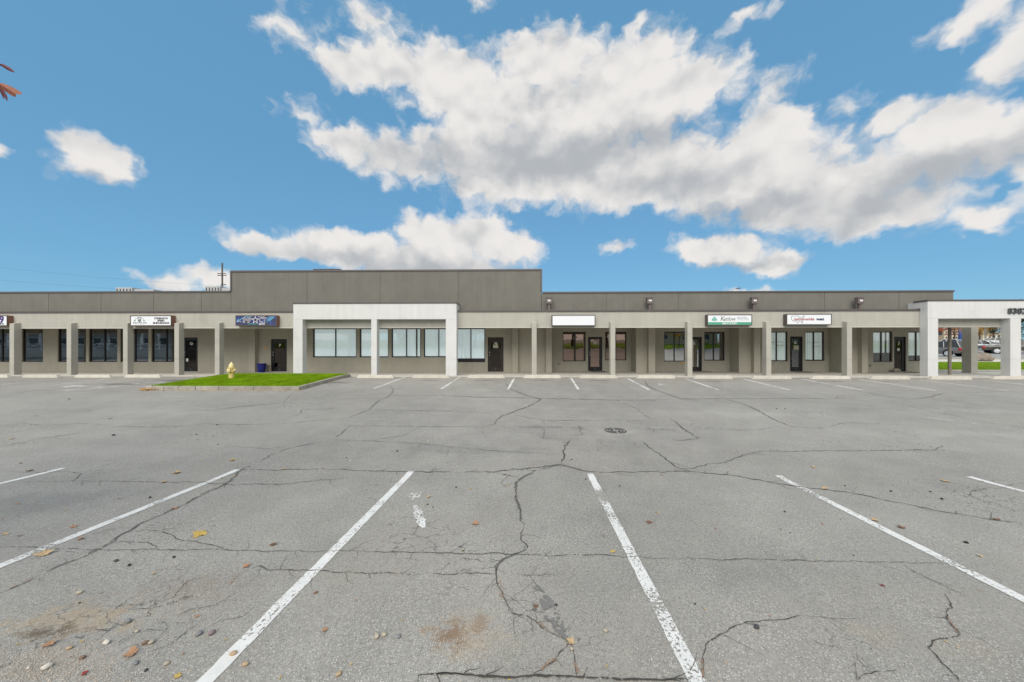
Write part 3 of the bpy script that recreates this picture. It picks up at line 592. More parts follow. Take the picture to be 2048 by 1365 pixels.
# interiors closed: back, sides, floor, roof
MB().box(X_L, X_L + .2, Yw + TH, 34, SW, 4.2).box(X_E - .2, X_E, Ya + TH, 34, SW, 4.2).box(X_L, X_E, 33.8, 34, SW, 4.2).build('rear_wall', STUCCO_U, bld)
MB().box(X_L, X_E, 23.9, 24, SW, WT).build('partition', DARK, bld)
MB().box(X_L, X_E, Ya + TH, 34, SW - .1, SW + .004).build('interior_floor', DARK, bld)
MB().box(X_L, X_E, Yu + .3, 34, 3.95, 4.05).build('roof', ROOFM, bld)
X_C = XP(2013, Yf)                     # canopy end at the second portico
MB().box(X_L, X_C, Yf + .3, 22.2, WT, WT + .06).build('soffit', SOFFIT, bld)
# fascia in bays with sealant joints
z_fb, z_ft = ZP(655.9, Yf), ZP(624.6, Yf); z_cap = ZP(620.8, Yf)
fx = [X_L, XP(-200, Yf), XP(300, Yf), XP(600, Yf), XP(900, Yf), XP(1230, Yf), XP(1540, Yf), XP(1848, Yf), X_C]
for a, b in zip(fx, fx[1:]): MB().box(a + .002, b - .002, Yf, Yf + .3, z_fb, z_ft).build('fascia', STUCCO_F, bld, bevel=.006)
DRIP = mat('drip_edge', (.55, .53, .46), .5)
for a, b in zip(fx, fx[1:]): MB().box(a + .002, b - .002, Yf - .012, Yf - .002, z_fb - .012, z_fb + .03).build('drip_edge', DRIP, bld)
for a, b in zip(fx[:-1], fx[1:-1]): MB().box(a, b, Yf - .035, Yf + .33, z_ft + .001, z_cap).build('coping', COPING, bld, bevel=.006)
MB().box(X_L, X_C, Yf + .33, Yu, z_ft - .1, z_ft - .02).build('canopy_roof', ROOFM, bld)
# upper wall as separate panels
z_t, z_l, z_r = ZP(541.5, Yu, 770), ZP(584.5, Yu, 230), ZP(584.0, Yu, 1500)
def panels(pxs, zt):
    X = [XP(p, Yu) for p in pxs]
    for a, b in zip(X, X[1:]): MB().box(a + .008, b - .008, Yu, Yu + .28, z_ft - .15, zt - .05).build('wall_panel', STUCCO_U, bld, bevel=.006)
    MB().box(X[0] + .02, X[-1] - .02, Yu + .02, Yu + .26, z_ft - .15, zt - .06).build('panel_backing', STUCCO_U, bld)
    return X
XL = panels([-260, -112, -8, 96.8, 202, 307, 402.5, 462], z_l); XT = panels([462, 613.7, 760.4, 916.9, 1083], z_t); XR = panels([1083, 1213, 1356.5, 1502, 1648.9, 1798, 1907], z_r)
MB().box(XL[0], XL[-1] - .04, Yu - .03, Yu + .31, z_l - .049, z_l + .04).build('coping', COPING, bld, bevel=.006)
MB().box(XT[0] - .035, XT[-1] + .035, Yu - .03, Yu + .31, z_t - .049, z_t + .04).build('coping', COPING, bld, bevel=.006)
MB().box(XR[0] + .06, XR[-1] + .03, Yu - .03, Yu + .31, z_r - .049, z_r + .04).build('coping', COPING, bld, bevel=.006)
MB().box(XT[-1] - .06, XT[-1] + .033, Yu - .028, Yu + .3, z_r + .042, z_t - .05).build('coping', COPING, bld)
MB().box(XT[0] - .033, XT[0] + .05, Yu - .028, Yu + .3, z_l + .042, z_t - .05).build('coping', COPING, bld)
MB().box(XT[0], XT[0] + .25, Yu + .29, 33, 4.05, z_t - .05).box(XT[-1] - .25, XT[-1], Yu + .29, 33, 4.05, z_t - .05).box(XT[0] + .25, XT[-1] - .25, Yu + .29, 33, z_t - .35, z_t - .25).build('upper_return', STUCCO_U, bld)
MB().box(XR[-1] - .25, XR[-1], Yu + .29, 33, WT + .06, z_r - .05).build('upper_return', STUCCO_U, bld)
# square columns, each with a scored joint and a sloping cap
ZJ = ZP(719, Yc)
def column(xl, wd, dp, y0, ztop, m, zb=SW, cap=True):
    c = MB().box(xl, xl + wd, y0, y0 + dp, zb, ZJ - .009).box(xl + .012, xl + wd - .012, y0 + .012, y0 + dp - .012, ZJ - .009, ZJ + .009)
    zt = ztop - (.07 if cap else 0); c.box(xl, xl + wd, y0, y0 + dp, ZJ + .009, zt)
    if cap: c.add([(xl, y0, zt), (xl + wd, y0, zt), (xl + wd, y0 + dp, zt), (xl, y0 + dp, zt), (xl, y0 + dp, ztop), (xl + wd, y0 + dp, ztop)], [(0, 1, 5, 4), (0, 4, 3), (1, 2, 5), (3, 4, 5, 2)])
    return c
zc = ZP(643, Yc)
for p0, p1 in [(-93,-84.4),(19,27.6),(133.3,141.7),(246,254.3),(348.7,358),(429.7,438),(1063.7,1072.6),(1221,1231),(1375,1385.5)]:
    column(XP(p0, Yc), .24, .29, Yc, zc, STUCCO_F).build('column', STUCCO_F, bld)
for p1 in (1542.5, 1704):
    x1 = XP(p1, Yc); column(x1 - .24, .24, .29, Yc, zc, STUCCO_F).build('column', STUCCO_F, bld)
# first portico (white)
z_pt, z_po = ZP(608, Yp, 750), ZP(639, Yp, 750); zw = lambda p: XP(p, Yp)
po = MB().box(zw(586.5), zw(913), Yp, Yf - .004, z_po, z_pt).build('portico', STUCCO_W, bld, bevel=.01)
MB().box(zw(586.5) + .003, zw(913) - .003, Yf - .003, Yu - .01, z_cap + .01, z_pt - .002).build('portico_return', STUCCO_W, po)
MB().box(zw(586.5) - .02, zw(913) + .0, Yp - .02, Yu - .02, z_pt + .001, ZP(604.8, Yp, 750)).build('portico_coping', COPING, po, bevel=.006)
for a, b in ((586.5, 605), (742.5, 753.5), (891.6, 913)):
    column(zw(a), zw(b) - zw(a), Yf - .004 - Yp, Yp, z_po - .001, STUCCO_W, zb=g(17.55) - .05, cap=False).build('pillar', STUCCO_W, po)
# second portico with the street number
z2t, z2o = ZP(603, Yp, 1900), ZP(637.5, Yp, 1900); X2 = XP(2330, Yp)
p2 = MB().box(zw(1855.5), X2, Yp, Yf - .004, z2o, z2t).build('portico', STUCCO_W, bld, bevel=.01)
MB().box(zw(1855.5) + .003, zw(1855.5) + .3, Yf - .003, Yu - .01, z_cap + .03, z2t - .002).box(zw(1855.5) + .31, X2, Yf - .002, Yf + .25, z_cap + .03, z2t - .003).build('portico_return', STUCCO_W, p2)
MB().box(zw(1855.5) - .02, X2 + .02, Yp - .02, Yf + .27, z2t + .001, z2t + .08).build('portico_coping', COPING, p2, bevel=.006)
for a, b in ((1855.6, 1876.2), (2020.6, 2042), (2230, 2251)):
    column(zw(a), zw(b) - zw(a), Yf - .004 - Yp, Yp, z2o - .001, STUCCO_W, zb=g(17.55) - .1, cap=False).build('pillar', STUCCO_W, p2)
text_mb('8382', .27, zw(2014), ZP(628, Yp, 2020), Yp - .035, bold=.008, depth=.02, stretch=1.1, spacing=1.08).build('street_number', mat('number_metal', (.10, .105, .11), .4, metal=.3), p2)
yr = 20.2; column(XP(1942.4, yr), XP(1955.6, yr) - XP(1942.4, yr), .42, yr, WT, STUCCO_F, cap=False).build('column', STUCCO_F, bld)
MB().box(X_E + .01, X_C, 20.25, 20.55, WT - .03, z_ft - .1).build('rear_beam', SOFFIT, bld)
yq = 18.95; MB().tube([(XP(1899.4, yq), yq, SW), (XP(1899.4, yq), yq, WT)], .068, 14).build('pipe_post', mat('post_paint', (.20, .18, .15), .5, .1, 6), bld)
# ------------------------------------------------------------------ small wall fittings on the building
wy = Yw - .012
MB().box(xw(528.5), xw(533.6), wy, Yw - .002, zo(698), zo(691.8)).build('wall_plate', mat('ochre_plate', (.62, .36, .10), .6), bld, bevel=.004)
MB().box(xw(529.6), xw(532.4), wy - .004, wy - .001, zo(696), zo(694)).build('wall_plate', PAPER, bld)
MB().box(xa(1116), xa(1118.6), Ya - .03, Ya - .002, za(730), za(727)).build('outlet_box', STUCCO_U, bld, bevel=.005)
MB().box(xa(1739), xa(1741), Ya - .04, Ya - .002, za(733), za(729.5)).build('outlet_box', STUCCO_U, bld, bevel=.005)
MB().box(xa(1361), xa(1370), Ya - .012, Ya - .002, za(728.6, 1365), za(725.4, 1365)).build('wall_plate', mat('ochre_plate', (.6, .4, .1), .6), bld)
# illegible white vinyl rows on the insurance office windows
def vinyl(p0, p1, py, h):
    x, x1 = xa(p0), xa(p1); z = za(py, p0); mb = MB()
    while x < x1:
        c = random.uniform(.05, .075); y = Ya + .06 + .030
        mb.box(x, x + c * .22, y, y + .003, z, z + h).box(x + c * .22, x + c * .7, y, y + .003, z + h * random.choice((0, .4, .8)), z + h * random.choice((.2, .55, 1)) if False else z + h)
        x += c
    mb.build('window_lettering', WHITEL, bld)
vinyl(1543, 1553, 686.8, .10); vinyl(1557, 1570, 686.6, .10); vinyl(1556, 1569, 693.2, .10); vinyl(1611.5, 1627.5, 686.6, .08); vinyl(1631, 1643.5, 686.4, .08); vinyl(1632, 1643.5, 694.6, .08)
# ------------------------------------------------------------------ signs
def sign(name, label, p0, p1, py0, py1, dark=False, face=SIGNW):
    Y0 = Yf - .24; x0, x1 = XP(p0, Y0), XP(p1, Y0); pm = (p0 + p1) / 2; z0, z1 = ZP(py1, Y0, pm), ZP(py0, Y0, pm)
    s = thing(name, ((x0 + x1) / 2, Yf, z0), label, 'sign')
    cm = CABD if dark else CABI
    MB().box(x0, x1, Y0 + .03, Yf - .003, z0, z1).build('cabinet', cm, s, bevel=.012)
    MB().box(x0, x1, Y0, Y0 + .028, z0, z0 + .035).box(x0, x1, Y0, Y0 + .028, z1 - .035, z1).box(x0, x0 + .035, Y0 + .001, Y0 + .027, z0 + .035, z1 - .035).box(x1 - .035, x1, Y0 + .001, Y0 + .027, z0 + .035, z1 - .035).build('retainer', CABD if dark else mat('retainer', (.10, .075, .06), .5, .1, 5), s)
    MB().box(x0 + .034, x1 - .034, Y0 + .012, Y0 + .024, z0 + .034, z1 - .034).build('face', face, s)
    return s, x0 + .035, x1 - .035, z0 + .035, z1 - .035, Y0 + .010
# leftmost, cut by the picture edge
s, a, b, c, d, y = sign('lightbox_sign', 'white lightbox sign with purple emblem cut by left picture edge', -66, 14.2, 631.4, 652.2)
PURP = mat('ink_purple', (.06, .02, .16), .5); W_, H_ = b - a, d - c
text_mb('9', .34, b - .40, c + .14, y, bold=.02, depth=.002).build('emblem', PURP, s); text_mb('SPORTS', .085, b - .17, c + .035, y, bold=.006, depth=.002, align='RIGHT').build('lettering', mat('ink_navy', (.02, .03, .09), .5), s)
# built for this
s, a, b, c, d, y = sign('lightbox_sign', 'white lightbox sign with kettlebell emblem and strength speed endurance lettering', 260, 342.5, 631.2, 652.2)
W_, H_ = b - a, d - c
for i, t in enumerate(('ENDURANCE', 'SPEED', 'STRENGTH')):
    text_mb(t, H_ * .185, a + W_ * .755, c + H_ * (.15 + .25 * i), y, bold=.006, depth=.002, align='CENTER', stretch=1.13).build('lettering', mat('ink_maroon', (.05, .025, .035), .5), s)
INKG = mat('ink_grey_green', (.05, .065, .065), .5)
text_mb('BUILT FOR THIS', H_ * .14, a + W_ * .225, c + H_ * .2, y, bold=.001, depth=.002, align='CENTER', stretch=1.08).build('lettering', INKG, s)
ex, ez = a + W_ * .215, c + H_ * .60
MB().tube([(ex + math.cos(R(t)) * W_ * .115, y, ez - H_ * .12 + math.sin(R(t)) * H_ * .38) for t in range(8, 173, 12)], .007, 5).build('emblem', INKG, s)
kb = MB().prism([(ex + math.cos(2 * math.pi * k / 16) * W_ * .042, ez - H_ * .08 + math.sin(2 * math.pi * k / 16) * H_ * .15) for k in range(16)], y - .002, y)
kb.tube([(ex - W_ * .028, y, ez), (ex - W_ * .045, y, ez + H_ * .2), (ex + W_ * .045, y, ez + H_ * .2), (ex + W_ * .028, y, ez)], .013, 5)
kb.build('emblem', INKG, s)
MB().prism([(ex - W_ * .03, ez - H_ * .06), (ex + W_ * .03, ez - H_ * .06), (ex + W_ * .03, ez - H_ * .01), (ex - W_ * .03, ez - H_ * .01)], y - .004, y - .0025).build('emblem', SIGNW, s)
for sx_ in (-1, 1): MB().prism([(ex + sx_ * W_ * .115 - .03, ez - H_ * .16), (ex + sx_ * W_ * .115 + .03, ez - H_ * .16), (ex + sx_ * W_ * .115 + .03, ez - H_ * .04), (ex + sx_ * W_ * .115 - .03, ez - H_ * .04)], y - .002, y).build('emblem', INKG, s)
MB().box(a + W_ * .1, a + W_ * .34, y - .002, y, c + H_ * .125, c + H_ * .14).build('emblem', INKG, s)
# impact elite
def galaxy():
    m = bpy.data.materials.new('sign_galaxy_print'); m.use_nodes = True; nt = m.node_tree; b_ = nt.nodes['Principled BSDF']; t = nt.nodes.new('ShaderNodeTexCoord')
    n = nt.nodes.new('ShaderNodeTexNoise'); n.inputs['Scale'].default_value = 2.2; n.inputs['Detail'].default_value = 6; n.inputs['Distortion'].default_value = 1.5; nt.links.new(t.outputs['Object'], n.inputs['Vector'])
    r = nt.nodes.new('ShaderNodeValToRGB'); nt.links.new(n.outputs['Fac'], r.inputs[0]); e = r.color_ramp.elements
    e[0].position = .36; e[0].color = (.045, .04, .06, 1); e[1].position = .72; e[1].color = (.04, .28, .42, 1)
    for p, c_ in ((.46, (.05, .05, .09, 1)), (.53, (.03, .05, .20, 1)), (.6, (.06, .05, .20, 1))): q = e.new(p); q.color = c_
    nt.links.new(r.outputs[0], b_.inputs['Base Color']); b_.inputs['Roughness'].default_value = .4; return m
s, a, b, c, d, y = sign('lightbox_sign', 'dark blue lightbox sign with star and outlined impact lettering', 470.8, 553.2, 631, 652, face=galaxy())
W_, H_ = b - a, d - c; ICE = mat('ink_ice_blue', (.22, .52, .78), .5); LIL = mat('ink_lilac_white', (.72, .70, .80), .5); DKL = mat('ink_dark_slate', (.04, .035, .05), .5)
def swoosh(pts, r, m): MB().tube([(a + W_ * u, y + .003, c + H_ * v) for u, v in pts], r, 5).build('emblem', m, s)
swoosh([(.01,.35),(.04,.47),(.10,.55),(.15,.75),(.22,.9),(.32,.97),(.42,.92)], [.012,.02,.02,.016,.016,.014,.006], ICE); swoosh([(.01,.38),(.05,.37),(.1,.42),(.13,.28)], [.012,.014,.012,.005], LIL)
swoosh([(.97,.97),(.90,.80),(.82,.62),(.75,.5)], [.006,.035,.04,.006], ICE); swoosh([(.92,.98),(.82,.86),(.76,.7)], [.006,.022,.006], ICE); swoosh([(.97,.9),(.88,.6),(.80,.4),(.74,.12)], [.006,.025,.02,.006], ICE); swoosh([(.3,.08),(.38,.16),(.44,.1),(.54,.2),(.52,.05)], .016, mat('ink_teal', (.08, .42, .42), .5)); swoosh([(.54,.95),(.62,.88),(.72,.97)], .01, LIL)
for t, x0_, al in (('IMP', .165, 'LEFT'), ('CT', .575, 'LEFT')):
    text_mb(t, H_ * .54, a + W_ * x0_, c + H_ * .28, y - .006, bold=.013, depth=.001, align=al, stretch=.80).build('lettering', LIL, s); text_mb(t, H_ * .54, a + W_ * x0_, c + H_ * .28, y - .010, bold=-.004, depth=.001, align=al, stretch=.80).build('lettering', DKL, s)
def star(cx_, cz_, r1, r2): return [(cx_ + (r1 if k % 2 == 0 else r2) * math.sin(math.pi * k / 5), cz_ + (r1 if k % 2 == 0 else r2) * math.cos(math.pi * k / 5)) for k in range(10)]
MB().prism(star(a + W_ * .485, c + H_ * .56, H_ * .47, H_ * .19), y - .012, y - .009).build('emblem', LIL, s); MB().prism(star(a + W_ * .485, c + H_ * .56, H_ * .30, H_ * .12), y - .015, y - .0125).build('emblem', DKL, s)
text_mb('ELITE', H_ * .17, a + W_ * .57, c + H_ * .04, y - .006, bold=.004, depth=.001, stretch=1.15).build('lettering', LIL, s)
# blank
sign('lightbox_sign', 'blank white lightbox sign without lettering above bronze windows', 1103.7, 1190.7, 630.3, 652.2, dark=True)
# green and white
s, a, b, c, d, y = sign('lightbox_sign', 'white and green lightbox sign with lotus emblem and telephone number', 1414.8, 1504.5, 629.4, 651.2, dark=True)
W_, H_ = b - a, d - c; GRN = mat('ink_green', (.08, .36, .23), .5); MINT = mat('ink_mint', (.25, .58, .48), .5); DGR = mat('ink_deep_green', (.10, .34, .30), .5); GRY = mat('ink_grey', (.30, .32, .34), .5)
MB().box(a, b, y - .002, y, c, c + H_ * .27).build('band', GRN, s)
text_mb('509-713-5351', H_ * .185, a + W_ * .5, c + H_ * .045, y - .004, bold=.004, depth=.001, align='CENTER', stretch=1.0, spacing=1.05).build('lettering', WHITEL, s)
text_mb('K', H_ * .50, a + W_ * .28, c + H_ * .40, y, shear=.18, bold=-.002, depth=.002).build('lettering', INK, s); text_mb('etlow', H_ * .42, a + W_ * .365, c + H_ * .42, y, shear=.25, bold=-.001, depth=.002, stretch=.86).build('lettering', INK, s)
lx, lz = a + W_ * .15, c + H_ * .40
for i, (an, ln) in enumerate(((0,.48),(24,.44),(-24,.44),(48,.38),(-48,.38),(72,.34),(-72,.34))):
    ca, sa_ = math.cos(R(an)), math.sin(R(an)); L = ln * H_; w0 = L * .17
    pts = [(0, 0), (w0, L * .45), (w0 * .6, L * .8), (0, L), (-w0 * .6, L * .8), (-w0, L * .45)]
    MB().prism([(lx + u * ca + v * sa_, lz - u * sa_ + v * ca) for u, v in pts], y - .003 - i * .0005, y - .001 - i * .0005).build('emblem', (DGR, MINT, MINT, DGR, DGR, MINT, MINT)[i], s)
for zz, segs in ((.76, (.67,.74,.75,.80,.81,.88)), (.62, (.67,.77,.78,.82,.83,.93)), (.48, (.68,.72,.74,.80,.82,.86,.88,.94))):
    mb = MB()
    for u0, u1 in zip(segs[::2], segs[1::2]): mb.box(a + W_ * u0, a + W_ * u1, y - .002, y, c + H_ * zz, c + H_ * (zz + .045))
    mb.build('lettering', GRY, s)
# nationwide west
s, a, b, c, d, y = sign('lightbox_sign', 'white lightbox sign with map outline and red and navy lettering', 1573.3, 1663.8, 628.2, 650.2, dark=True)
W_, H_ = b - a, d - c; NAVY = mat('ink_navy', (.02, .03, .09), .5)
text_mb('nationwide', H_ * .29, a + W_ * .15, c + H_ * .40, y - .004, bold=.003, depth=.001, stretch=1.14).build('lettering', mat('ink_brick_red', (.38, .06, .04), .5), s)
tw = text_mb('west', H_ * .29, a + W_ * .665, c + H_ * .40, y - .004, bold=.006, depth=.001, stretch=1.0); tw.build('lettering', NAVY, s)
mp_ = [(.10,.80),(.11,.84),(.20,.85),(.25,.84),(.275,.74),(.29,.66),(.31,.70),(.345,.75),(.37,.88),(.385,.90),(.39,.82),(.37,.70),(.345,.58),(.35,.40),(.345,.28),(.36,.16),(.352,.10),(.335,.14),(.325,.25),(.30,.29),(.265,.28),(.25,.22),(.24,.13),(.225,.16),(.20,.32),(.175,.36),(.165,.29),(.13,.35),(.105,.46),(.095,.6),(.10,.80)]
MB().tube([(a + W_ * u, y, c + H_ * v) for u, v in mp_], .008, 5).build('emblem', mat('ink_slate', (.08, .09, .13), .5), s)

# ------------------------------------------------------------------ floodlights on the canopy
FLG = mat('floodlight_brown', (.15, .12, .115), .5, .1, 6); LENS = mat('lamp_lens', (.75, .75, .72), .15)
def flood(px, label):
    Y = 18.2; x = XP(px, Y); z0 = z_ft - .02; z1 = ZP(608.5, Y, px); z2 = ZP(596.5, Y, px)
    f = thing('floodlight', (x, Y, z0), label, 'floodlight', 'floodlights along the canopy roof')
    MB().box(x - .055, x + .055, Y - .05, Y + .05, z0, z1 + .02).build('post', FLG, f, bevel=.008)
    MB().box(x - .155, x + .155, Y - .11, Y + .11, z1, z2).build('housing', FLG, f, bevel=.02)
    MB().box(x - .075, x + .075, Y - .116, Y - .111, (z1 + z2) / 2 - .03, (z1 + z2) / 2 + .05).build('lens', LENS, f)
    MB().box(x - .165, x + .165, Y - .13, Y + .12, z2 - .004, z2 + .018).build('visor', FLG, f)
flood(1098, 'brown floodlight on the canopy beside the tall grey parapet'); flood(1299, 'brown floodlight on the canopy second from the tall grey parapet'); flood(1507.5, 'brown floodlight on the canopy above the lotus sign'); flood(1718.5, 'brown floodlight on the canopy nearest the white numbered portico')

# ------------------------------------------------------------------ roof plant and far poles
GALV = mat('galvanised', (.48, .49, .48), .5, .12, 4, metal=.3)
def rooftop(px0, px1, py, Y, label, name='rooftop_unit'):
    x0, x1, z1 = XP(px0, Y), XP(px1, Y), ZP(py, Y, (px0 + px1) / 2)
    o = thing(name, ((x0 + x1) / 2, Y, 4.05), label, 'rooftop unit'); xm = x0 + (x1 - x0) * .45
    MB().box(x0, xm, Y, Y + 1.6, 4.05, z1).build('cabinet', GALV, o, bevel=.02); MB().box(xm + .01, x1, Y + .1, Y + 1.6, 4.05, z1 - .12).build('duct', GALV, o, bevel=.02)
    for i in range(5):
        xx = x0 + (xm - x0) * (i + .5) / 5; MB().box(xx - .03, xx + .03, Y - .02, Y - .001, 4.3, z1 - .1).build('louvre', COPING, o)
    return o
rooftop(231, 304, 575.2, 24, 'low galvanised rooftop unit on the left end of the roof'); rooftop(410, 476, 572.6, 23.5, 'galvanised rooftop unit half behind the tall centre parapet')
o = thing('roof_hatch', (XP(655, 20), 20, z_t - .3), 'low flat metal hatch on the tall centre roof', 'roof hatch'); MB().box(XP(629, 20), XP(676, 20), 20, 21.4, z_t - .3, ZP(539.2, 20, 655) - .03).build('kerb', GALV, o); MB().box(XP(627, 20), XP(680, 20), 19.95, 21.45, ZP(539.2, 20, 655) - .029, ZP(538.6, 20, 655)).build('lid', COPING, o)
WOOD = mat('pole_wood', (.12, .10, .085), .8, .2, 4); Yq = 62
xq = XP(444.5, Yq); o = thing('utility_pole', (xq, Yq, g(Yq)), 'tall wooden utility pole with cross arms behind the flat roof', 'utility pole')
ztp = ZP(526.5, Yq, 445); MB().tube([(xq, Yq, g(Yq)), (xq, Yq, ztp)], [.17, .12], 10).build('pole', WOOD, o)
for k, (z, l, r) in enumerate(((548, .75, .75), (551.5, .75, .9), (570, .1, .8))):
    zz = ZP(z, Yq, 445); MB().box(xq - l, xq + r, Yq - .2, Yq - .08, zz - .07, zz + .07).build('cross_arm', WOOD, o, bevel=.01)
WIRE = mat('cable', (.03, .03, .035), .6)
for k, (pa, pb, lab) in enumerate((((-160, 516), (444, 573), 'upper thin overhead power cable left of the utility pole'), ((-160, 545), (444, 588), 'lower thin overhead power cable left of the utility pole'))):
    A_, B_ = P(*pa, Yq), P(*pb, Yq); pts = [A_.lerp(B_, t / 10) - Vector((0, 0, .5 * math.sin(math.pi * t / 10))) for t in range(11)]
    tag(MB().tube(pts, .012, 4).build('power_cable', WIRE), lab, 'cable')
Yl = 70; o = thing('street_lamp', (XP(1452, Yl), Yl, g(Yl)), 'curved grey street lamp arm peeking over the right roof', 'street lamp')
MB().tube([(XP(1452, Yl), Yl, g(Yl)), (XP(1452, Yl), Yl, ZP(592, Yl, 1452)), P(1457, 584, Yl), P(1464, 580, Yl), P(1472, 578, Yl)], [.1, .08, .06, .05, .05], 8).build('pole', GALV, o); MB().tube([P(1471, 578.2, Yl), P(1480, 576.6, Yl)], [.09, .13], 8).build('lamp_head', COPING, o)

# ------------------------------------------------------------------ wheel stops
ws = MB(); L_, T_, Hh = .93, .09, .15
ws.add([(-L_, -T_, 0), (L_, -T_, 0), (L_, T_, 0), (-L_, T_, 0), (-L_ + .10, -T_ + .03, Hh), (L_ - .10, -T_ + .03, Hh), (L_ - .10, T_ - .03, Hh), (-L_ + .10, T_ - .03, Hh)], [(0, 3, 2, 1), (4, 5, 6, 7), (0, 1, 5, 4), (1, 2, 6, 5), (2, 3, 7, 6), (3, 0, 4, 7)])
WSM = ws.mesh('wheel_stop_block', CONC_L, bevel=.014); PIN = MB().lathe([(.012, 0), (.012, .012), (.006, .016)], 8).mesh('wheel_stop_pin', mat('rust', (.12, .05, .025), .8))
STOPS = [(-21,756,'left of the first column at the picture edge'),(79,756,'nearest the left picture edge in full view'),(184,756,'with a chipped middle below the left dark windows'),(284,756,'beside the grass island under the strength sign'),(750,756.8,'before the middle pillar of the white portico'),(861.5,756.8,'before the right pillar of the white portico'),(972,756.9,'before the brown door marked N'),(1084.7,757,'before the slim column left of the blank sign'),(1197.2,757.2,'before the black door with bronze glass'),(1312.5,757.6,'before the gold mirror window'),(1427.3,758.2,'below the lotus sign'),(1545,758.6,'before the column left of the map sign'),(1663.3,759,'before the column right of the map sign'),(1782.3,759.4,'before the rightmost shop door'),(1904,760,'at the foot of the numbered white portico'),(2028,759.4,'cut by the right picture edge')]
for i, (px, py, lab) in enumerate(STOPS):
    p = G(px, py); p.y += T_; p.z = g(p.y) + .002
    o = thing('wheel_stop', p, 'pale concrete wheel stop ' + lab, 'wheel stop', 'wheel stops along the walkway'); o.rotation_euler = (R(3), 0, R(random.uniform(-1.2, 1.2)))
    inst('block', WSM, o)
    for sx_ in (-.6, .6): inst('pin', PIN, o, (sx_, 0, Hh - .002))

# ------------------------------------------------------------------ grass island with kerb stones
def G2(px, py, lift): return G(px, py, lift)
iF = G(440, 781).y; iL, iR = G(290, 780.5).x, G(600, 781).x
iB = 17.5; kt = .13
isl = thing('grass_island', ((iL + iR) / 2, iF, g(iF)), 'kerbed island of bright green grass before the left portico pillar', 'planting island')
zt_ = lambda y: g(y) + .15
def kerbstone(x0, x1, y0, y1):
    mb = MB(); mb.add([(x0, y0, g(y0) - .05), (x1, y0, g(y0) - .05), (x1, y1, g(y1) - .05), (x0, y1, g(y1) - .05), (x0, y0, zt_(y0)), (x1, y0, zt_(y0)), (x1, y1, zt_(y1)), (x0, y1, zt_(y1))], [(0, 3, 2, 1), (4, 5, 6, 7), (0, 1, 5, 4), (1, 2, 6, 5), (2, 3, 7, 6), (3, 0, 4, 7)])
    mb.build('kerb_stone', KERB, isl, bevel=.018, jitter=.003)
cuts = [iL] + [XP(240 + q / 4.875, iF) for q in (310, 425, 568, 735, 960, 1300)] + [iR]
for a, b in zip(cuts, cuts[1:]): kerbstone(a + .008, b - .008, iF, iF + kt)
for xk in (iL, iR - kt):
    yk = iF + kt + .01
    while yk < iB: kerbstone(xk, xk + kt, yk, min(yk + 1.0, iB)); yk += 1.012
TURF = mat('turf', (.12, .20, .008), .9, .6, 5, .8, 60, spec=.05); BLADE = mat('grass_blade', (.215, .355, .010), .8, .65, 1.7, spec=.08)
def lawn(name, x0, x1, ys, lift, n, parent, seed, hmax=.07):
    rnd = random.Random(seed)
    mb = sheet(x0, x1, ys, lift)
    base_ = mb.build(name + '_turf' if parent else name, TURF, parent)
    vs, fs = [], []
    for k in range(n):
        y = rnd.uniform(ys[0] - (.03 if parent else 0), ys[-1]); x = rnd.uniform(x0 - .03, x1 + .03); h = rnd.uniform(.5, 1) * hmax; a = rnd.uniform(0, math.pi); wd = .006
        z = g(y) + lift; dx, dy = math.cos(a) * wd, math.sin(a) * wd; o_ = len(vs)
        vs += [(x - dx, y - dy, z - .01), (x + dx, y + dy, z - .01), (x + rnd.uniform(-1, 1) * h * .6, y + rnd.uniform(-1, 1) * h * .6, z + h)]; fs.append((o_, o_ + 1, o_ + 2))
    b_ = MB(); b_.v = [Vector(v) for v in vs]; b_.f = fs
    me = bpy.data.meshes.new('grass'); oo = origin_of(parent) if parent else Vector((0, 0, 0)); me.from_pydata([tuple(v - oo) for v in b_.v], [], fs); me.materials.append(BLADE)
    gobj = bpy.data.objects.new('grass', me); COL.objects.link(gobj); gobj['kind'] = 'stuff'
    if parent: gobj.parent = parent
    else: tag(gobj, 'short bright green grass of the lawn beyond the numbered portico', 'grass')
    return base_
lawn('island', iL + kt + .005, iR - kt - .005, [iF + kt + .005, 14.5, 15.5, 16.6, iB + .02], .145, 60000, isl, 3)
DIRT = mat('orange_leaf_dust', (.62, .36, .12), .95, .3, 9)

# hydrant
HY = mat('hydrant_yellow', (.74, .57, .20), .55, .14, 7); HYP = mat('hydrant_cap', (.78, .67, .34), .55, .1, 7)
hb = G(463, 757.5, .145); hyd = o = thing('fire_hydrant', hb, 'pale yellow fire hydrant standing on the grass island', 'fire hydrant')
x, y, z = hb
MB().lathe([(.13, -.03), (.13, .02), (.118, .025), (.118, .27), (.15, .285), (.15, .31), (.118, .315), (.118, .44), (.165, .455), (.165, .485), (.13, .49)], 20, (x, y, z)).build('barrel', HY, o, smooth_=False)
MB().lathe([(.128, .491), (.125, .54), (.105, .62), (.07, .675), (.04, .69), (.036, .74), (.01, .75)], 20, (x, y, z)).build('bonnet', HYP, o, smooth_=True)
for sx_ in (-1, 1):
    MB().lathe([(.05, 0), (.05, .05 * sx_), (.066, .052 * sx_), (.066, .09 * sx_), (.025, .095 * sx_), (.025, .125 * sx_)], 14, (x + sx_ * .112, y, z + .38), 'X').build('hose_nozzle', HYP, o)
MB().lathe([(.07, 0), (.07, -.05), (.085, -.052), (.085, -.09), (.028, -.095), (.028, -.125)], 16, (x, y - .112, z + .36), 'Y').build('pumper_nozzle', HYP, o)
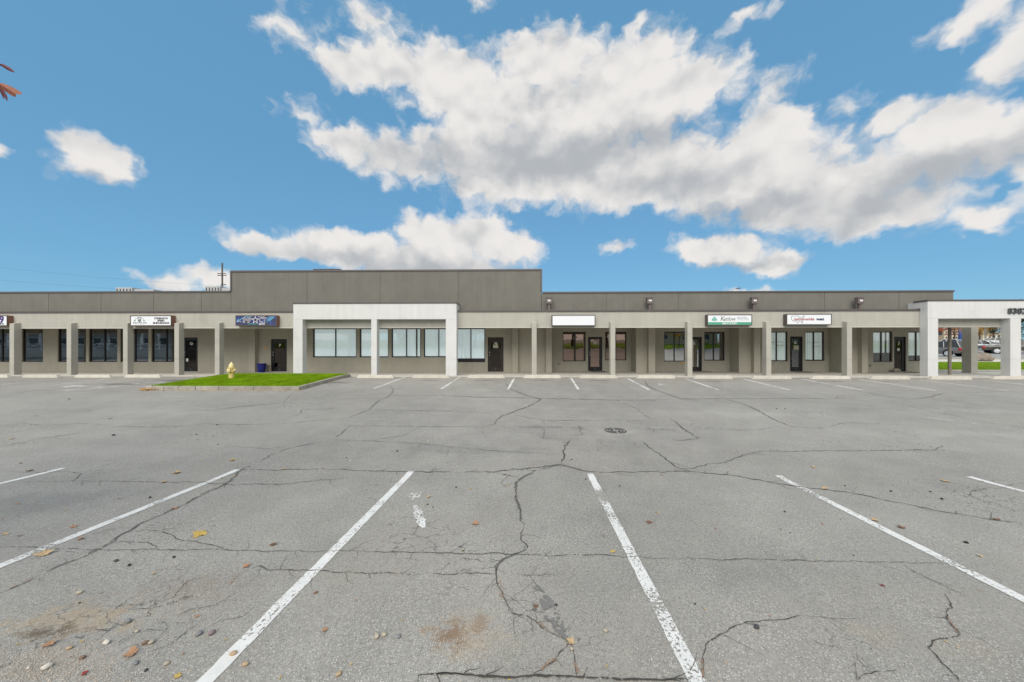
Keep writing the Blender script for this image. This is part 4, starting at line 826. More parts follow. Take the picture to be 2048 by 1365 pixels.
for k in range(8):
    a = k * math.pi / 4 + .2; MB().lathe([(.014, 0), (.014, .02)], 6, (x + .145 * math.cos(a), y + .145 * math.sin(a), z + .485)).build('bolt', HYP, o)
hyd.scale = (.88, .88, 1.0)
# blue pot
pb = Vector((XP(523, 20.1), 20.1, SW + .002)); o = thing('flower_pot', pb, 'glossy cobalt blue pot beside the door left of the portico', 'pot')
x, y, z = pb
MB().lathe([(.15, 0), (.17, .02), (.205, .2), (.225, .42), (.235, .46), (.25, .47), (.25, .52), (.225, .52), (.215, .44)], 24, (x, y, z)).build('pot', mat('cobalt_glaze', (.006, .012, .18), .12), o, smooth_=False)
MB().lathe([(.214, .44), (.1, .455), (.01, .46)], 18, (x, y, z)).build('soil', mat('potting_soil', (.05, .035, .025), .95), o)
mb = MB()
for k in range(14):
    a = random.uniform(0, 6.28); r = random.uniform(.02, .16); mb.tube([(x + r * math.cos(a), y + r * math.sin(a), z + .45), (x + r * 1.2 * math.cos(a), y + r * 1.2 * math.sin(a), z + random.uniform(.5, .56))], [.012, .004], 5)
mb.build('dry_stem', mat('dry_stem', (.5, .5, .45), .8), o)
# door mats
for px, lab in ((1193, 'dark doormat before the black door with bronze glass'), (1398, 'brown doormat before the door under the lotus sign'), (1594, 'dark doormat before the glass door under the map sign'), (1806, 'dark doormat before the rightmost shop door')):
    m_ = mat('rubber_mat', (.025, .024, .024), .9, .2, 20) if px != 1398 else mat('coir_mat', (.20, .11, .065), .95, .2, 20)
    x = xa(px); tag(MB().box(x - .42, x + .45, Ya - .62, Ya - .08, SW + .004, SW + .018).build('doormat', m_, bevel=.004), lab, 'doormat')
p = Vector((xa(1783), Ya - .28, SW)); rk = bpy.data.meshes.new('stone')
def stone_mesh(name, sub, sx_, sy_, sz_, rough_, m, seed, freq=1.4):
    bm = bmesh.new(); bmesh.ops.create_icosphere(bm, subdivisions=sub, radius=1)
    for v in bm.verts:
        k = 1 + rough_ * mnoise.noise(v.co * freq + Vector((seed, seed * .7, 0))) + rough_ * .4 * mnoise.noise(v.co * freq * 3 + Vector((0, seed, 0))); v.co = Vector((v.co.x * sx_, v.co.y * sy_, v.co.z * sz_)) * k
    me = bpy.data.meshes.new(name); bm.to_mesh(me); bm.free()
    for q in me.polygons: q.use_smooth = True
    me.materials.append(m); return me
tag(inst('stone', stone_mesh('stone', 3, .19, .15, .13, .35, mat('doorstop_stone', (.33, .29, .23), .9, .3, 9, .5, 30), 2.0), None, p + Vector((0, 0, .1))), 'rough grey stone lying beside the rightmost shop door', 'stone')

# ------------------------------------------------------------------ manhole in its concrete collar
mc = G(1231, 862); o = thing('manhole', mc + Vector((0, 0, .006)), 'round iron storm drain grate set in the asphalt', 'manhole')
tilt = math.atan((g(mc.y + .3) - g(mc.y - .3)) / .6); o.rotation_euler = (tilt, 0, 0)
IRON = mat('cast_iron', (.25, .24, .22), .7, .2, 9); HOLE = mat('drain_hole', (.006, .006, .006), 1)
def ringpart(r0, r1, a0, a1, z0, z1):
    m_ = MB(); n = 14; vs = []
    for k in range(n + 1):
        a = a0 + (a1 - a0) * k / n
        for r_, z_ in ((r0, z0), (r1, z0), (r1, z1), (r0, z1)): vs.append((r_ * math.cos(a), r_ * math.sin(a), z_))
    return m_.add(vs, [(4 * k + i, 4 * k + (i + 1) % 4, 4 * k + 4 + (i + 1) % 4, 4 * k + 4 + i) for k in range(n) for i in range(4)])
def lp(mb, name, m): ob = bpy.data.objects.new(name, mb.mesh(name, m)); COL.objects.link(ob); ob.parent = o
lp(MB().lathe([(.245, -.002), (.245, 0.0)], 40), 'cover', IRON)
for r0, r1 in ((.205, .232), (.145, .175), (.08, .115)):
    for q in range(4): lp(ringpart(r0, r1, q * math.pi / 2 + .13, (q + 1) * math.pi / 2 - .13, .0005, .002), 'slot', HOLE)
lp(MB().lathe([(.03, .0), (.03, .004)], 16), 'boss', IRON)

# ------------------------------------------------------------------ fallen leaves, stones and scraps
def leafmat(n, c): return mat('leaf_' + n, c, .75, .3, 30)
LM = {'t': leafmat('tan', (.46, .33, .18)), 'y': leafmat('yellow', (.48, .34, .09)), 'o': leafmat('orange', (.36, .20, .11)), 'b': leafmat('brown', (.17, .085, .045)), 'r': leafmat('red', (.22, .03, .03)), 'c': leafmat('cream', (.60, .52, .38))}
def leaf_mesh(kind, m, seed):
    rnd = random.Random(seed)
    if kind == 'maple': out = [(0,-.5),(.06,-.3),(.25,-.36),(.22,-.24),(.48,-.16),(.40,-.05),(.55,.12),(.34,.12),(.28,.22),(.17,.18),(.20,.42),(.09,.38),(0,.58),(-.09,.38),(-.20,.42),(-.17,.18),(-.28,.22),(-.34,.12),(-.55,.12),(-.40,-.05),(-.48,-.16),(-.22,-.24),(-.25,-.36),(-.06,-.3)]
    else: out = [(.0,-.5),(.12,-.35),(.19,-.1),(.20,.1),(.14,.32),(0,.5),(-.14,.32),(-.2,.1),(-.19,-.1),(-.12,-.35)]
    n = len(out); cv = rnd.uniform(.25, .75)
    def zf(x, y): return cv * (x * x * .9 + max(0, y) ** 2 * .5) + .05 * rnd.uniform(-1, 1) + .03
    vs = [(x, y, zf(x, y)) for x, y in out] + [(0, 0, .05)]; k = len(vs) - 1
    fs = [(i, (i + 1) % n, k) for i in range(n)]
    me = bpy.data.meshes.new('leaf'); me.from_pydata(vs, [], fs); me.materials.append(m); return me
LEAFM = {(k, c): leaf_mesh(k, LM[c], i * 3 + j) for i, k in enumerate(('maple', 'oval')) for j, c in enumerate(LM)}
WHERE = {'A': 'in the left middle distance', 'B': 'beyond the centre lines', 'C': 'in the right middle distance', 'D': 'in the left foreground', 'E': 'in the centre foreground', 'F': 'in the right foreground'}
CN = {'t': 'tan', 'y': 'yellow', 'o': 'orange', 'b': 'brown', 'r': 'dark red', 'c': 'cream'}
# zone, x, y, size, colour, label for the ones that stand out
LV = [('A',1035,605,55,'t','large tan maple leaf lying left of the second painted line end'),('A',640,287,28,'t',''),('A',1360,530,40,'y','yellow maple leaf just beyond the end of the left long line'),('A',960,660,35,'t','tan maple leaf on the crack left of the long painted line'),('A',170,593,45,'t','tan leaf beside the short line at the left edge'),('A',68,406,30,'t',''),('A',948,535,22,'t',''),('A',1182,530,25,'t',''),('A',975,392,20,'t',''),('A',900,322,18,'o',''),('A',1655,585,30,'t',''),('A',1905,588,18,'t',''),('A',115,230,15,'c',''),('A',210,272,20,'o',''),('A',120,550,25,'b',''),('A',430,650,25,'o',''),('A',848,657,22,'c',''),('A',1410,565,15,'t',''),('A',1370,622,20,'t',''),('A',1300,635,20,'b',''),('A',1283,693,22,'y',''),('A',697,757,22,'r','dark red leaf scrap in the left stall'),('A',105,787,25,'o',''),('A',195,788,20,'o',''),('A',387,820,25,'t',''),('A',100,855,20,'o',''),('A',12,877,20,'o',''),('A',850,885,15,'t',''),('A',1020,815,40,'o','orange leaf caught in the sealed crack beside the left line'),('A',950,143,12,'c',''),('A',1535,143,10,'c',''),('A',1830,385,15,'c',''),('A',2030,712,15,'t',''),('A',1705,805,15,'o',''),('A',1385,887,12,'t',''),('A',1468,887,12,'y',''),('A',1065,235,12,'c',''),('A',1280,267,10,'c',''),
 ('B',853,332,18,'o',''),('B',655,450,18,'o',''),('B',515,420,16,'c',''),('B',275,338,15,'c',''),('B',140,348,20,'t',''),('B',113,272,15,'c',''),('B',208,595,25,'o',''),('B',362,630,22,'t',''),('B',765,697,22,'y',''),('B',520,747,28,'t',''),('B',795,903,45,'o','orange maple leaf in the middle of the centre stall'),('B',1130,557,20,'o',''),('B',963,615,25,'b',''),('B',980,678,25,'y',''),('B',1530,428,22,'t',''),('B',1687,485,20,'t',''),('B',1885,618,22,'o',''),('B',1545,705,20,'o',''),('B',1858,838,25,'y',''),('B',1810,895,40,'b','thin brown curled leaf right of the centre painted line'),('B',665,552,15,'c',''),('B',60,533,20,'c',''),('B',870,428,16,'c',''),('B',1000,218,12,'c',''),('B',1362,218,10,'b',''),('B',295,212,12,'c',''),('B',632,735,9,'r',''),
 ('C',818,572,28,'t',''),('C',1590,655,45,'t','large tan maple leaf between the two right painted lines'),('C',883,698,38,'t','tan maple leaf on the long crack right of the line'),('C',1173,883,40,'t','tan leaf touching the right painted line'),('C',1890,880,35,'b','brown leaf on the long crack near the right edge'),('C',867,902,18,'o',''),('C',1870,652,18,'b',''),('C',182,600,18,'b',''),('C',138,483,20,'t',''),('C',92,473,12,'c',''),('C',320,583,14,'t',''),('C',975,877,16,'b',''),('C',1805,655,15,'b',''),('C',228,883,12,'y',''),('C',1458,808,15,'b',''),
 ('D',1170,58,80,'y','large yellow maple leaf in the left foreground stall'),('D',1600,118,45,'b','brown curled leaf on the crack left of the worn line'),('D',260,175,85,'t','large tan maple leaf below the far left painted line'),('D',290,705,65,'o','orange leaf on the brown stain at lower left'),('D',770,757,80,'o','large orange brown leaf among the pebbles at lower left'),('D',1040,890,40,'y','yellow brown leaf at the bottom edge left of the worn line'),('D',430,15,35,'o','orange leaf right above the far left painted line'),('D',900,290,28,'t',''),('D',395,362,22,'c',''),('D',1155,540,30,'o','orange leaf fragment on the rough broken asphalt'),('D',1135,510,20,'y',''),('D',495,875,35,'r','dark red leaf at the lower left corner'),('D',1900,622,45,'o','bent orange leaf right of the worn painted line'),('D',1848,402,28,'b',''),('D',478,688,18,'y',''),('D',590,400,25,'t',''),('D',1070,760,20,'o',''),('D',1640,900,18,'y',''),('D',105,703,25,'y',''),('D',30,58,30,'t',''),('D',115,67,30,'o',''),('D',475,85,40,'o','narrow orange leaf in the crack near the left line'),('D',1440,245,40,'o','orange leaf on the rust tinted crack in the left stall'),('D',1320,678,20,'y',''),
 ('E',1597,160,35,'y','yellow leaf just left of the centre right painted line'),('E',1065,68,18,'r',''),('E',1145,480,35,'b','brown twiggy leaf beside the dark tar patch'),('E',1350,690,55,'t','long tan leaf stalk at the fork of the centre cracks'),('E',365,563,18,'y',''),('E',93,445,15,'o',''),('E',65,820,18,'y',''),('E',1560,830,15,'y',''),('E',990,912,18,'y',''),('E',880,103,12,'o',''),('E',720,150,10,'y',''),('E',247,98,18,'o',''),('E',1540,70,18,'b',''),
 ('F',243,28,18,'r',''),('F',1790,187,28,'t',''),('F',1218,358,28,'r','dark red leaf with stalk in the right stall'),('F',800,243,14,'y',''),('F',1783,383,24,'y',''),('F',562,538,14,'o',''),('F',1590,687,18,'y',''),('F',1660,725,22,'t',''),('F',305,815,22,'t',''),('F',180,497,12,'y',''),('F',1330,18,40,'b','brown twig shaped leaf above the right painted line'),('F',907,68,14,'y',''),('F',835,200,12,'y',''),('F',2020,128,18,'t',''),('F',870,0,15,'b','')]
for i, (z, x, y, sz, c, lab) in enumerate(LV):
    p = GZ(z, x, y); s_ = max(.022, min(.19, sz / 2.926 * p.y / FPX * .95)); k = 'maple' if sz >= 26 else 'oval'
    ob = inst('fallen_leaf', LEAFM[(k, c)], None, (p.x, p.y, g(p.y) + .006), (R(random.uniform(-10, 14)), R(random.uniform(-12, 12)), random.uniform(0, 6.28)), (s_, s_ * random.uniform(.8, 1.1), s_ * random.uniform(.8, 1.3)))
    tag(ob, lab or f'small {CN[c]} leaf scrap on the asphalt {WHERE[z]}', 'leaf', 'fallen leaves on the asphalt')
def pebmat(n, c): return mat('pebble_' + n, c, .6, .25, 25, .3, 60)
PEB = {'w': ('white', (.62, .58, .50)), 't': ('tan', (.45, .33, .20)), 'g': ('grey', (.20, .205, .21)), 'p': ('purple grey', (.24, .18, .19)), 'd': ('dark', (.06, .062, .066)), 's': ('sandy', (.42, .37, .29)), 'k': ('black', (.018, .017, .016)), 'b': ('brown', (.20, .13, .085))}
PM = {k: [stone_mesh('pebble', 2, .5, .37, .30, .34, pebmat(k, v[1]), i * 2.3 + j) for j in range(2)] for i, (k, v) in enumerate(PEB.items())}
PL = [('D',468,402,36,'s','sandy pebble above the brown stain at lower left'),('D',680,215,28,'d','dark flat pebble below the crack in the left stall'),('D',757,240,24,'k','black round pebble below the crack in the left stall'),('D',1017,192,20,'k','small black pebble just below the long left crack'),('D',750,570,40,'g','angular grey pebble on the broken asphalt'),('D',800,628,30,'s','sandy round pebble left of the grey pair'),('D',623,695,45,'w','pale oval pebble at lower left'),('D',850,697,36,'b','brown pebble touching a paler one'),('D',888,692,40,'s','sandy pebble touching a brown one'),('D',405,727,34,'t','tan pebble beside the orange leaf at lower left'),('D',482,785,38,'b','brown flat pebble at lower left'),('D',275,840,55,'w','large white pebble at the lower left corner'),('D',795,815,38,'g','blue grey pebble below the orange brown leaf'),('D',978,817,38,'s','sandy upright pebble near the worn line end'),('D',1165,645,45,'g','grey pebble of the pair left of the worn line'),('D',1240,640,46,'p','purple grey pebble of the pair left of the worn line'),('D',1365,762,48,'t','orange tan pebble sitting on the worn painted line'),('D',1435,822,42,'t','tan pebble just right of the worn painted line'),('D',1982,880,44,'t','tan pebble at the bottom edge right of the worn line'),('D',855,855,28,'d','dark small pebble at the bottom left'),('D',165,842,24,'w','tiny white pebble left of the large white one'),
 ('E',215,658,44,'s','left pebble of the sandy pair in the centre stall'),('E',258,648,40,'s','right pebble of the sandy pair in the centre stall'),('E',345,660,34,'g','lone grey pebble right of the sandy pair'),('E',1555,625,34,'s','sandy pebble left of the right foreground line'),('E',1355,730,28,'s','sandy pebble by the fork of the centre cracks'),('E',1265,472,20,'k','black crumb beside the dark tar patch'),('F',485,605,40,'d','dark blue grey pebble beside the curved right crack'),('F',1710,108,24,'k','black crumb right of the right painted line'),('F',123,465,14,'k','')]
PL += [(z, x, y, s_, 'k', '') for z, x, y, s_ in [('A',878,750,18),('A',665,385,18),('A',405,173,10),('A',1270,323,12),('A',1150,380,10),('A',1275,438,10),('B',680,690,13),('B',512,790,14),('B',545,805,12),('B',1637,682,13),('B',1355,527,10),('B',1438,642,12),('B',335,478,13),('B',38,515,9),('C',1270,713,15),('C',1567,758,19),('C',648,832,14),('C',1500,715,13),('C',1000,680,11),('C',650,228,9),('C',600,230,9),('F',680,48,9),('F',625,28,9),('F',1050,180,9),('D',465,460,9)]]
for i, (z, x, y, sz, c, lab) in enumerate(PL):
    p = GZ(z, x, y); s_ = max(.016, sz / 2.926 * p.y / FPX * .9)
    ob = inst('pebble', PM[c][i % 2], None, (p.x, p.y, g(p.y) + s_ * .24), (R(random.uniform(-8, 8)), R(random.uniform(-8, 8)), random.uniform(0, 3.14)), (s_, s_, s_))
    tag(ob, lab or f'tiny black crumb of tar on the asphalt {WHERE[z]}', 'pebble', 'pebbles and crumbs on the asphalt')
# loose grit: far too many to count
def grit():
    vs, fs = [], []; rnd = random.Random(11)
    def chip(p, s_):
        o_ = len(vs); a = rnd.uniform(0, 6.28)
        for k in range(4): vs.append((p.x + s_ * math.cos(a + k * 1.57) * rnd.uniform(.6, 1), p.y + s_ * math.sin(a + k * 1.57) * rnd.uniform(.6, 1), g(p.y) + .002))
        vs.append((p.x, p.y, g(p.y) + s_ * rnd.uniform(.7, 1.1))); fs.extend([(o_ + k, o_ + (k + 1) % 4, o_ + 4) for k in range(4)])
    for k in range(2600):
        r_ = rnd.random()
        if r_ < .45: p = GZ('D', rnd.gauss(330, 260), min(1000, rnd.gauss(850, 90)))
        elif r_ < .75: p = GZ('D', rnd.gauss(1150, 230), rnd.gauss(420, 130))
        else: p = G(rnd.uniform(0, 2048), 850 + 540 * rnd.random() ** .8)
        chip(p, rnd.uniform(.003, .008))
    me = bpy.data.meshes.new('grit'); me.from_pydata(vs, [], fs); me.materials.append(mat('grit_stone', (.42, .37, .31), .9, .5, 40)); return me
tag(inst('grit', grit()), 'pale loose grit strewn over the foreground asphalt', 'grit', kind='stuff')
def litter():
    vs, fs, rnd = [], [], random.Random(5)
    for z, a, b in [('E',(930,340),(950,430)),('E',(1140,570),(1260,650)),('E',(1255,790),(1180,855)),('E',(1385,820),(1390,900)),('F',(165,780),(168,900)),('F',(1600,540),(1660,640)),('B',(1030,700),(1050,790)),('E',(0,282),(460,292)),('D',(60,375),(210,310)),('D',(1350,340),(1460,240))]:
        for k in range(16):
            t = rnd.random(); p = GZ(z, a[0] + (b[0] - a[0]) * t + rnd.uniform(-7, 7), a[1] + (b[1] - a[1]) * t + rnd.uniform(-6, 6)); s_ = rnd.uniform(.003, .008); an = rnd.uniform(0, 6.28); o_ = len(vs)
            for q in range(4): vs.append((p.x + s_ * math.cos(an + q * 1.57) * (1.6 if q % 2 else .7), p.y + s_ * math.sin(an + q * 1.57) * (1.6 if q % 2 else .7), g(p.y) + rnd.uniform(.008, .013)))
            fs.append((o_, o_ + 1, o_ + 2, o_ + 3))
    me = bpy.data.meshes.new('leaf_litter'); me.from_pydata(vs, [], fs); me.materials.append(mat('litter', (.30, .19, .12), .9, .6, 40)); return me
tag(inst('leaf_litter', litter()), 'brown leaf crumbs caught in the asphalt cracks', 'leaf litter', kind='stuff')
def dust():
    vs, fs, rnd = [], [], random.Random(9)
    for k in range(420):
        p = G(277 + abs(rnd.gauss(0, 16)) + 6, 779.6 + rnd.uniform(-.3, 1.6)) if k < 260 else G(rnd.uniform(290, 610), 781.6 + rnd.random() * .8)
        s_ = rnd.uniform(.01, .04); an = rnd.uniform(0, 6.28); o_ = len(vs)
        for q in range(4): vs.append((p.x + s_ * math.cos(an + q * 1.57), p.y - .05 + s_ * math.sin(an + q * 1.57), g(p.y) + rnd.uniform(.01, .06 if k < 260 else .03)))
        fs.append((o_, o_ + 1, o_ + 2, o_ + 3))
    me = bpy.data.meshes.new('leaf_drift'); me.from_pydata(vs, [], fs); me.materials.append(DIRT); return me
tag(inst('leaf_drift', dust()), 'orange leaf crumbs drifted against the island kerb', 'leaf litter', kind='stuff')

# ------------------------------------------------------------------ right background: lawn, kerb, boulder, cars, trees, buildings
BARK = mat('bark', (.10, .075, .055), .9, .3, 6)
lx0 = X_E + .15
lawn('lawn', lx0, 62, [22.02, 25, 28, 29.5], .05, 26000, None, 8, .10); tag(bpy.data.objects['lawn'], kind='structure'); MB().box(lx0, 62, 22.0, 22.09, .2, g(22) + .06).build('edging', CONC, bpy.data.objects['lawn'], bevel=.01); MB().box(lx0 - .09, lx0, 22.0, 29.5, .2, .62).build('edging', CONC, bpy.data.objects['lawn'], bevel=.01)
pv = sheet(lx0, 70, [29.6, 31, 33.4], .03).build('footpath', CONC_L); tag(pv, kind='structure')
for k in range(14):
    xk = 34 + 2.4 * k; MB().box(xk, xk + 2.38, 33.42, 33.6, g(33.5) - .1, g(33.5) + .14).build('kerb_stone', mat('yellow_kerb', (.55, .40, .08), .8, .2, 4) if 7 <= k <= 11 else KERB, pv, bevel=.015)
bp_ = G(1971, 723.5); bo = inst('boulder', stone_mesh('boulder', 4, .85, .6, .46, .38, mat('boulder_stone', (.24, .20, .16), .9, .45, 3, .8, 12), 5.1), None, (bp_.x, bp_.y + .3, g(bp_.y) + .22)); tag(bo, 'brown grey boulder at the edge of the lawn behind the portico', 'boulder')

TYRE = mat('tyre_rubber', (.02, .02, .021), .85); RIM = mat('alloy_rim', (.66, .67, .68), .35, metal=.15); RED = mat('tail_lamp', (.45, .012, .012), .15); TRIM = mat('black_plastic', (.02, .02, .022), .6); CHROME = mat('chrome', (.7, .7, .7), .15, metal=1); HEADL = mat('head_lamp', (.75, .77, .78), .1)
def car(name, loc, yaw, label, cat, L, Wd, H, paint, kind):
    """nose towards +x before yaw"""
    o = thing(name, loc, label, cat); o.rotation_euler = (0, 0, yaw)
    def put(mb, nm, m, par=None, **kw):
        ob = bpy.data.objects.new(nm, mb.mesh(nm, m, **kw)); COL.objects.link(ob); ob.parent = par or o; return ob
    hw = Wd / 2; bz = .34 if kind != 'pickup' else .48; belt = H * .60
    xr, xf = -L / 2, L / 2
    if kind == 'suv': st = [(xr, bz + .15, belt - .05, .90), (xr + .12, bz, belt, .97), (xr + .7, bz - .05, belt + .02, 1), (0, bz - .05, belt, 1), (xf - 1.2, bz - .05, belt - .03, .99), (xf - .35, bz, belt - .16, .93), (xf, bz + .1, belt - .36, .80)]
    elif kind == 'sedan': st = [(xr, bz + .1, belt - .08, .88), (xr + .2, bz, belt, .95), (xr + .9, bz - .05, belt + .02, 1), (0, bz - .05, belt, 1), (xf - 1.3, bz - .05, belt - .04, .98), (xf - .35, bz, belt - .16, .92), (xf, bz + .1, belt - .32, .78)]
    else: st = [(xr, bz + .08, belt - .02, .95), (xr + .1, bz, belt + .01, .98), (-.4, bz - .04, belt + .02, 1), (xf - 1.6, bz - .04, belt + .04, 1), (xf - .4, bz, belt - .02, .97), (xf, bz + .1, belt - .2, .86)]
    mb = MB(); n = 12
    for (x, z0, z1, k) in st:
        w_ = hw * k; h_ = z1 - z0
        for y_, z_ in ((-w_ * .86, z0), (-w_ * .97, z0 + .08 * h_), (-w_, z0 + .45 * h_), (-w_ * .99, z0 + .75 * h_), (-w_ * .95, z1 - .03), (-w_ * .86, z1), (w_ * .86, z1), (w_ * .95, z1 - .03), (w_ * .99, z0 + .75 * h_), (w_, z0 + .45 * h_), (w_ * .97, z0 + .08 * h_), (w_ * .86, z0)): mb.v.append(Vector((x, y_, z_)))
    for i in range(len(st) - 1): mb.f += [[i * n + k, i * n + (k + 1) % n, (i + 1) * n + (k + 1) % n, (i + 1) * n + k] for k in range(n)]
    mb.f += [list(range(n)), [(len(st) - 1) * n + k for k in range(n)]]
    body = put(mb, 'body', paint, smooth_=False, bevel=.012)
    # glasshouse
    if kind == 'suv': gh = (xr + .10, xr + .42, .75, xf - 1.15)
    elif kind == 'sedan': gh = (xr + .55, xr + 1.25, .35, xf - 1.25)
    else: gh = (-.35, -.15, 1.25, xf - 1.35)
    b0, t0, t1, b1 = gh; zb, zt2 = belt - .01, H; wb, wt = hw * .93, hw * .74
    c = [(b0, -wb, zb), (b1, -wb, zb), (b1, wb, zb), (b0, wb, zb), (t0, -wt, zt2 - .03), (t1, -wt, zt2 - .05), (t1, wt, zt2 - .05), (t0, wt, zt2 - .03)]
    cab = put(MB().add(c, [(0, 1, 5, 4), (1, 2, 6, 5), (2, 3, 7, 6), (3, 0, 4, 7), (4, 5, 6, 7)]), 'cabin', GL_CARP)
    put(MB().add([(t0 - .06, -wt - .02, zt2 - .06), (t1 + .05, -wt - .02, zt2 - .08), (t1 + .05, wt + .02, zt2 - .08), (t0 - .06, wt + .02, zt2 - .06), (t0 + .1, -wt + .1, zt2), (t1 - .1, -wt + .1, zt2 - .02), (t1 - .1, wt - .1, zt2 - .02), (t0 + .1, wt - .1, zt2)], [(0, 3, 2, 1), (4, 5, 6, 7), (0, 1, 5, 4), (1, 2, 6, 5), (2, 3, 7, 6), (3, 0, 4, 7)]), 'roof', paint, cab)
    for s_ in (-1, 1):
        for fb, ft in ((0, 0), (.36, .38), (.66, .70), (1, 1)):
            xb_, xt_ = b0 + (b1 - b0) * fb, t0 + (t1 - t0) * ft
            put(MB().tube([(xb_, s_ * (wb + .006), zb), (xt_, s_ * (wt + .012), zt2 - .05)], .045, 6), 'pillar', paint, cab)
    if kind == 'pickup':
        put(MB().box(xr + .12, -.42, -hw * .84, hw * .84, belt - .015, belt + .03), 'bed', TRIM)
        put(MB().box(xr - .16, xr + .04, -hw * .9, hw * .9, bz + .02, bz + .2), 'bumper', CHROME, bevel=.02)
    else: put(MB().box(xr - .05, xr + .1, -hw * .86, hw * .86, bz - .05, bz + .2), 'bumper', TRIM, bevel=.03)
    for s_ in (-1, 1):
        put(MB().box(xr - .02, xr + .22, s_ * hw * .98 - .12, s_ * hw * .98 + .015, belt - .36, belt - .10), 'tail_light', RED, bevel=.03)
        put(MB().box(xf - .30, xf - .02, s_ * hw * .80 - .14, s_ * hw * .80 + .06, belt - .46, belt - .30), 'headlight', HEADL, bevel=.03)
        for xw_ in (xr + L * .21, xf - L * .19):
            r_ = .40 if kind == 'pickup' else .35
            put(MB().lathe([(r_ + .07, 0), (r_ + .07, .012 * s_)], 26, (xw_, s_ * (hw - .004), r_ + .02), 'Y'), 'wheel_arch', TRIM)
            wh = put(MB().lathe([(r_ * .6, -.2 * s_), (r_ * .95, -.2 * s_), (r_, -.15 * s_), (r_, .02 * s_), (r_ * .94, .05 * s_), (r_ * .66, .045 * s_)], 26, (xw_, s_ * hw, r_), 'Y'), 'wheel', TYRE)
            put(MB().lathe([(r_ * .70, .046 * s_), (r_ * .68, .07 * s_), (r_ * .62, .052 * s_), (r_ * .2, .062 * s_), (r_ * .05, .07 * s_)], 26, (xw_, s_ * hw, r_), 'Y'), 'rim', RIM, wh)
            for q in range(5):
                a = q * 2 * math.pi / 5; put(MB().tube([(xw_ + math.cos(a + .63) * r_ * .42, s_ * (hw + .055), r_ + math.sin(a + .63) * r_ * .42), (xw_ + math.cos(a + .63) * r_ * .56, s_ * (hw + .055), r_ + math.sin(a + .63) * r_ * .56)], .035, 6), 'spoke_gap', TYRE, wh)
        put(MB().box(b1 - .35, b1 - .2, s_ * (hw + .02) - .09, s_ * (hw + .02) + .09, belt + .02, belt + .16), 'mirror', paint, bevel=.03)
        for xd in (.15, -.75): put(MB().box(xd, xd + .2, s_ * (hw + .005) - .012, s_ * (hw + .005) + .012, belt - .16, belt - .12), 'door_handle', CHROME)
    return o
GL_CARP = mat('car_window', (.03, .035, .04), .08)
GREYP = mat('car_paint_grey', (.20, .20, .20), .25, metal=.5); BRNP = mat('car_paint_bronze_grey', (.115, .105, .095), .25, metal=.5); WHP = mat('car_paint_white', (.75, .76, .77), .2); SILP = mat('car_paint_silver', (.5, .51, .52), .25, metal=.5)
def park(px, Y, yaw, L, Wd, side):
    """stand the car so that the middle of its near rear wheel is seen at px"""
    x, y = -L / 2 + L * .21, side * Wd / 2; c, s_ = math.cos(R(yaw)), math.sin(R(yaw)); t = Vector((XP(px, Y), Y, 0))
    q = Vector((t.x - (c * x - s_ * y), t.y - (s_ * x + c * y), 0)); q.z = g(Y) + .005; return q
car('parked_car', park(1895.5, 39.5, 104, 4.7, 1.85, 1), R(104), 'grey sport utility vehicle parked behind the numbered portico', 'car', 4.7, 1.85, 1.68, GREYP, 'suv')
car('pickup_truck', park(1994, 48, -34, 5.8, 2.0, -1), R(-34), 'bronze grey pickup truck parked behind the portico, red tail light', 'pickup truck', 5.8, 2.0, 1.85, BRNP, 'pickup')
car('parked_car', park(1934, 56, -40, 4.7, 1.8, -1), R(-40), 'white car parked behind the grey vehicle and the pickup', 'car', 4.7, 1.8, 1.55, WHP, 'sedan')
car('parked_car', park(1914, 64, 110, 4.7, 1.8, 1), R(110), 'white car farther up the road behind the grey vehicle', 'car', 4.7, 1.8, 1.48, WHP, 'sedan')
car('parked_car', park(1980, 74, -36, 4.7, 1.8, -1), R(-36), 'silver car far behind the pickup below the orange trees', 'car', 4.7, 1.8, 1.48, SILP, 'sedan')

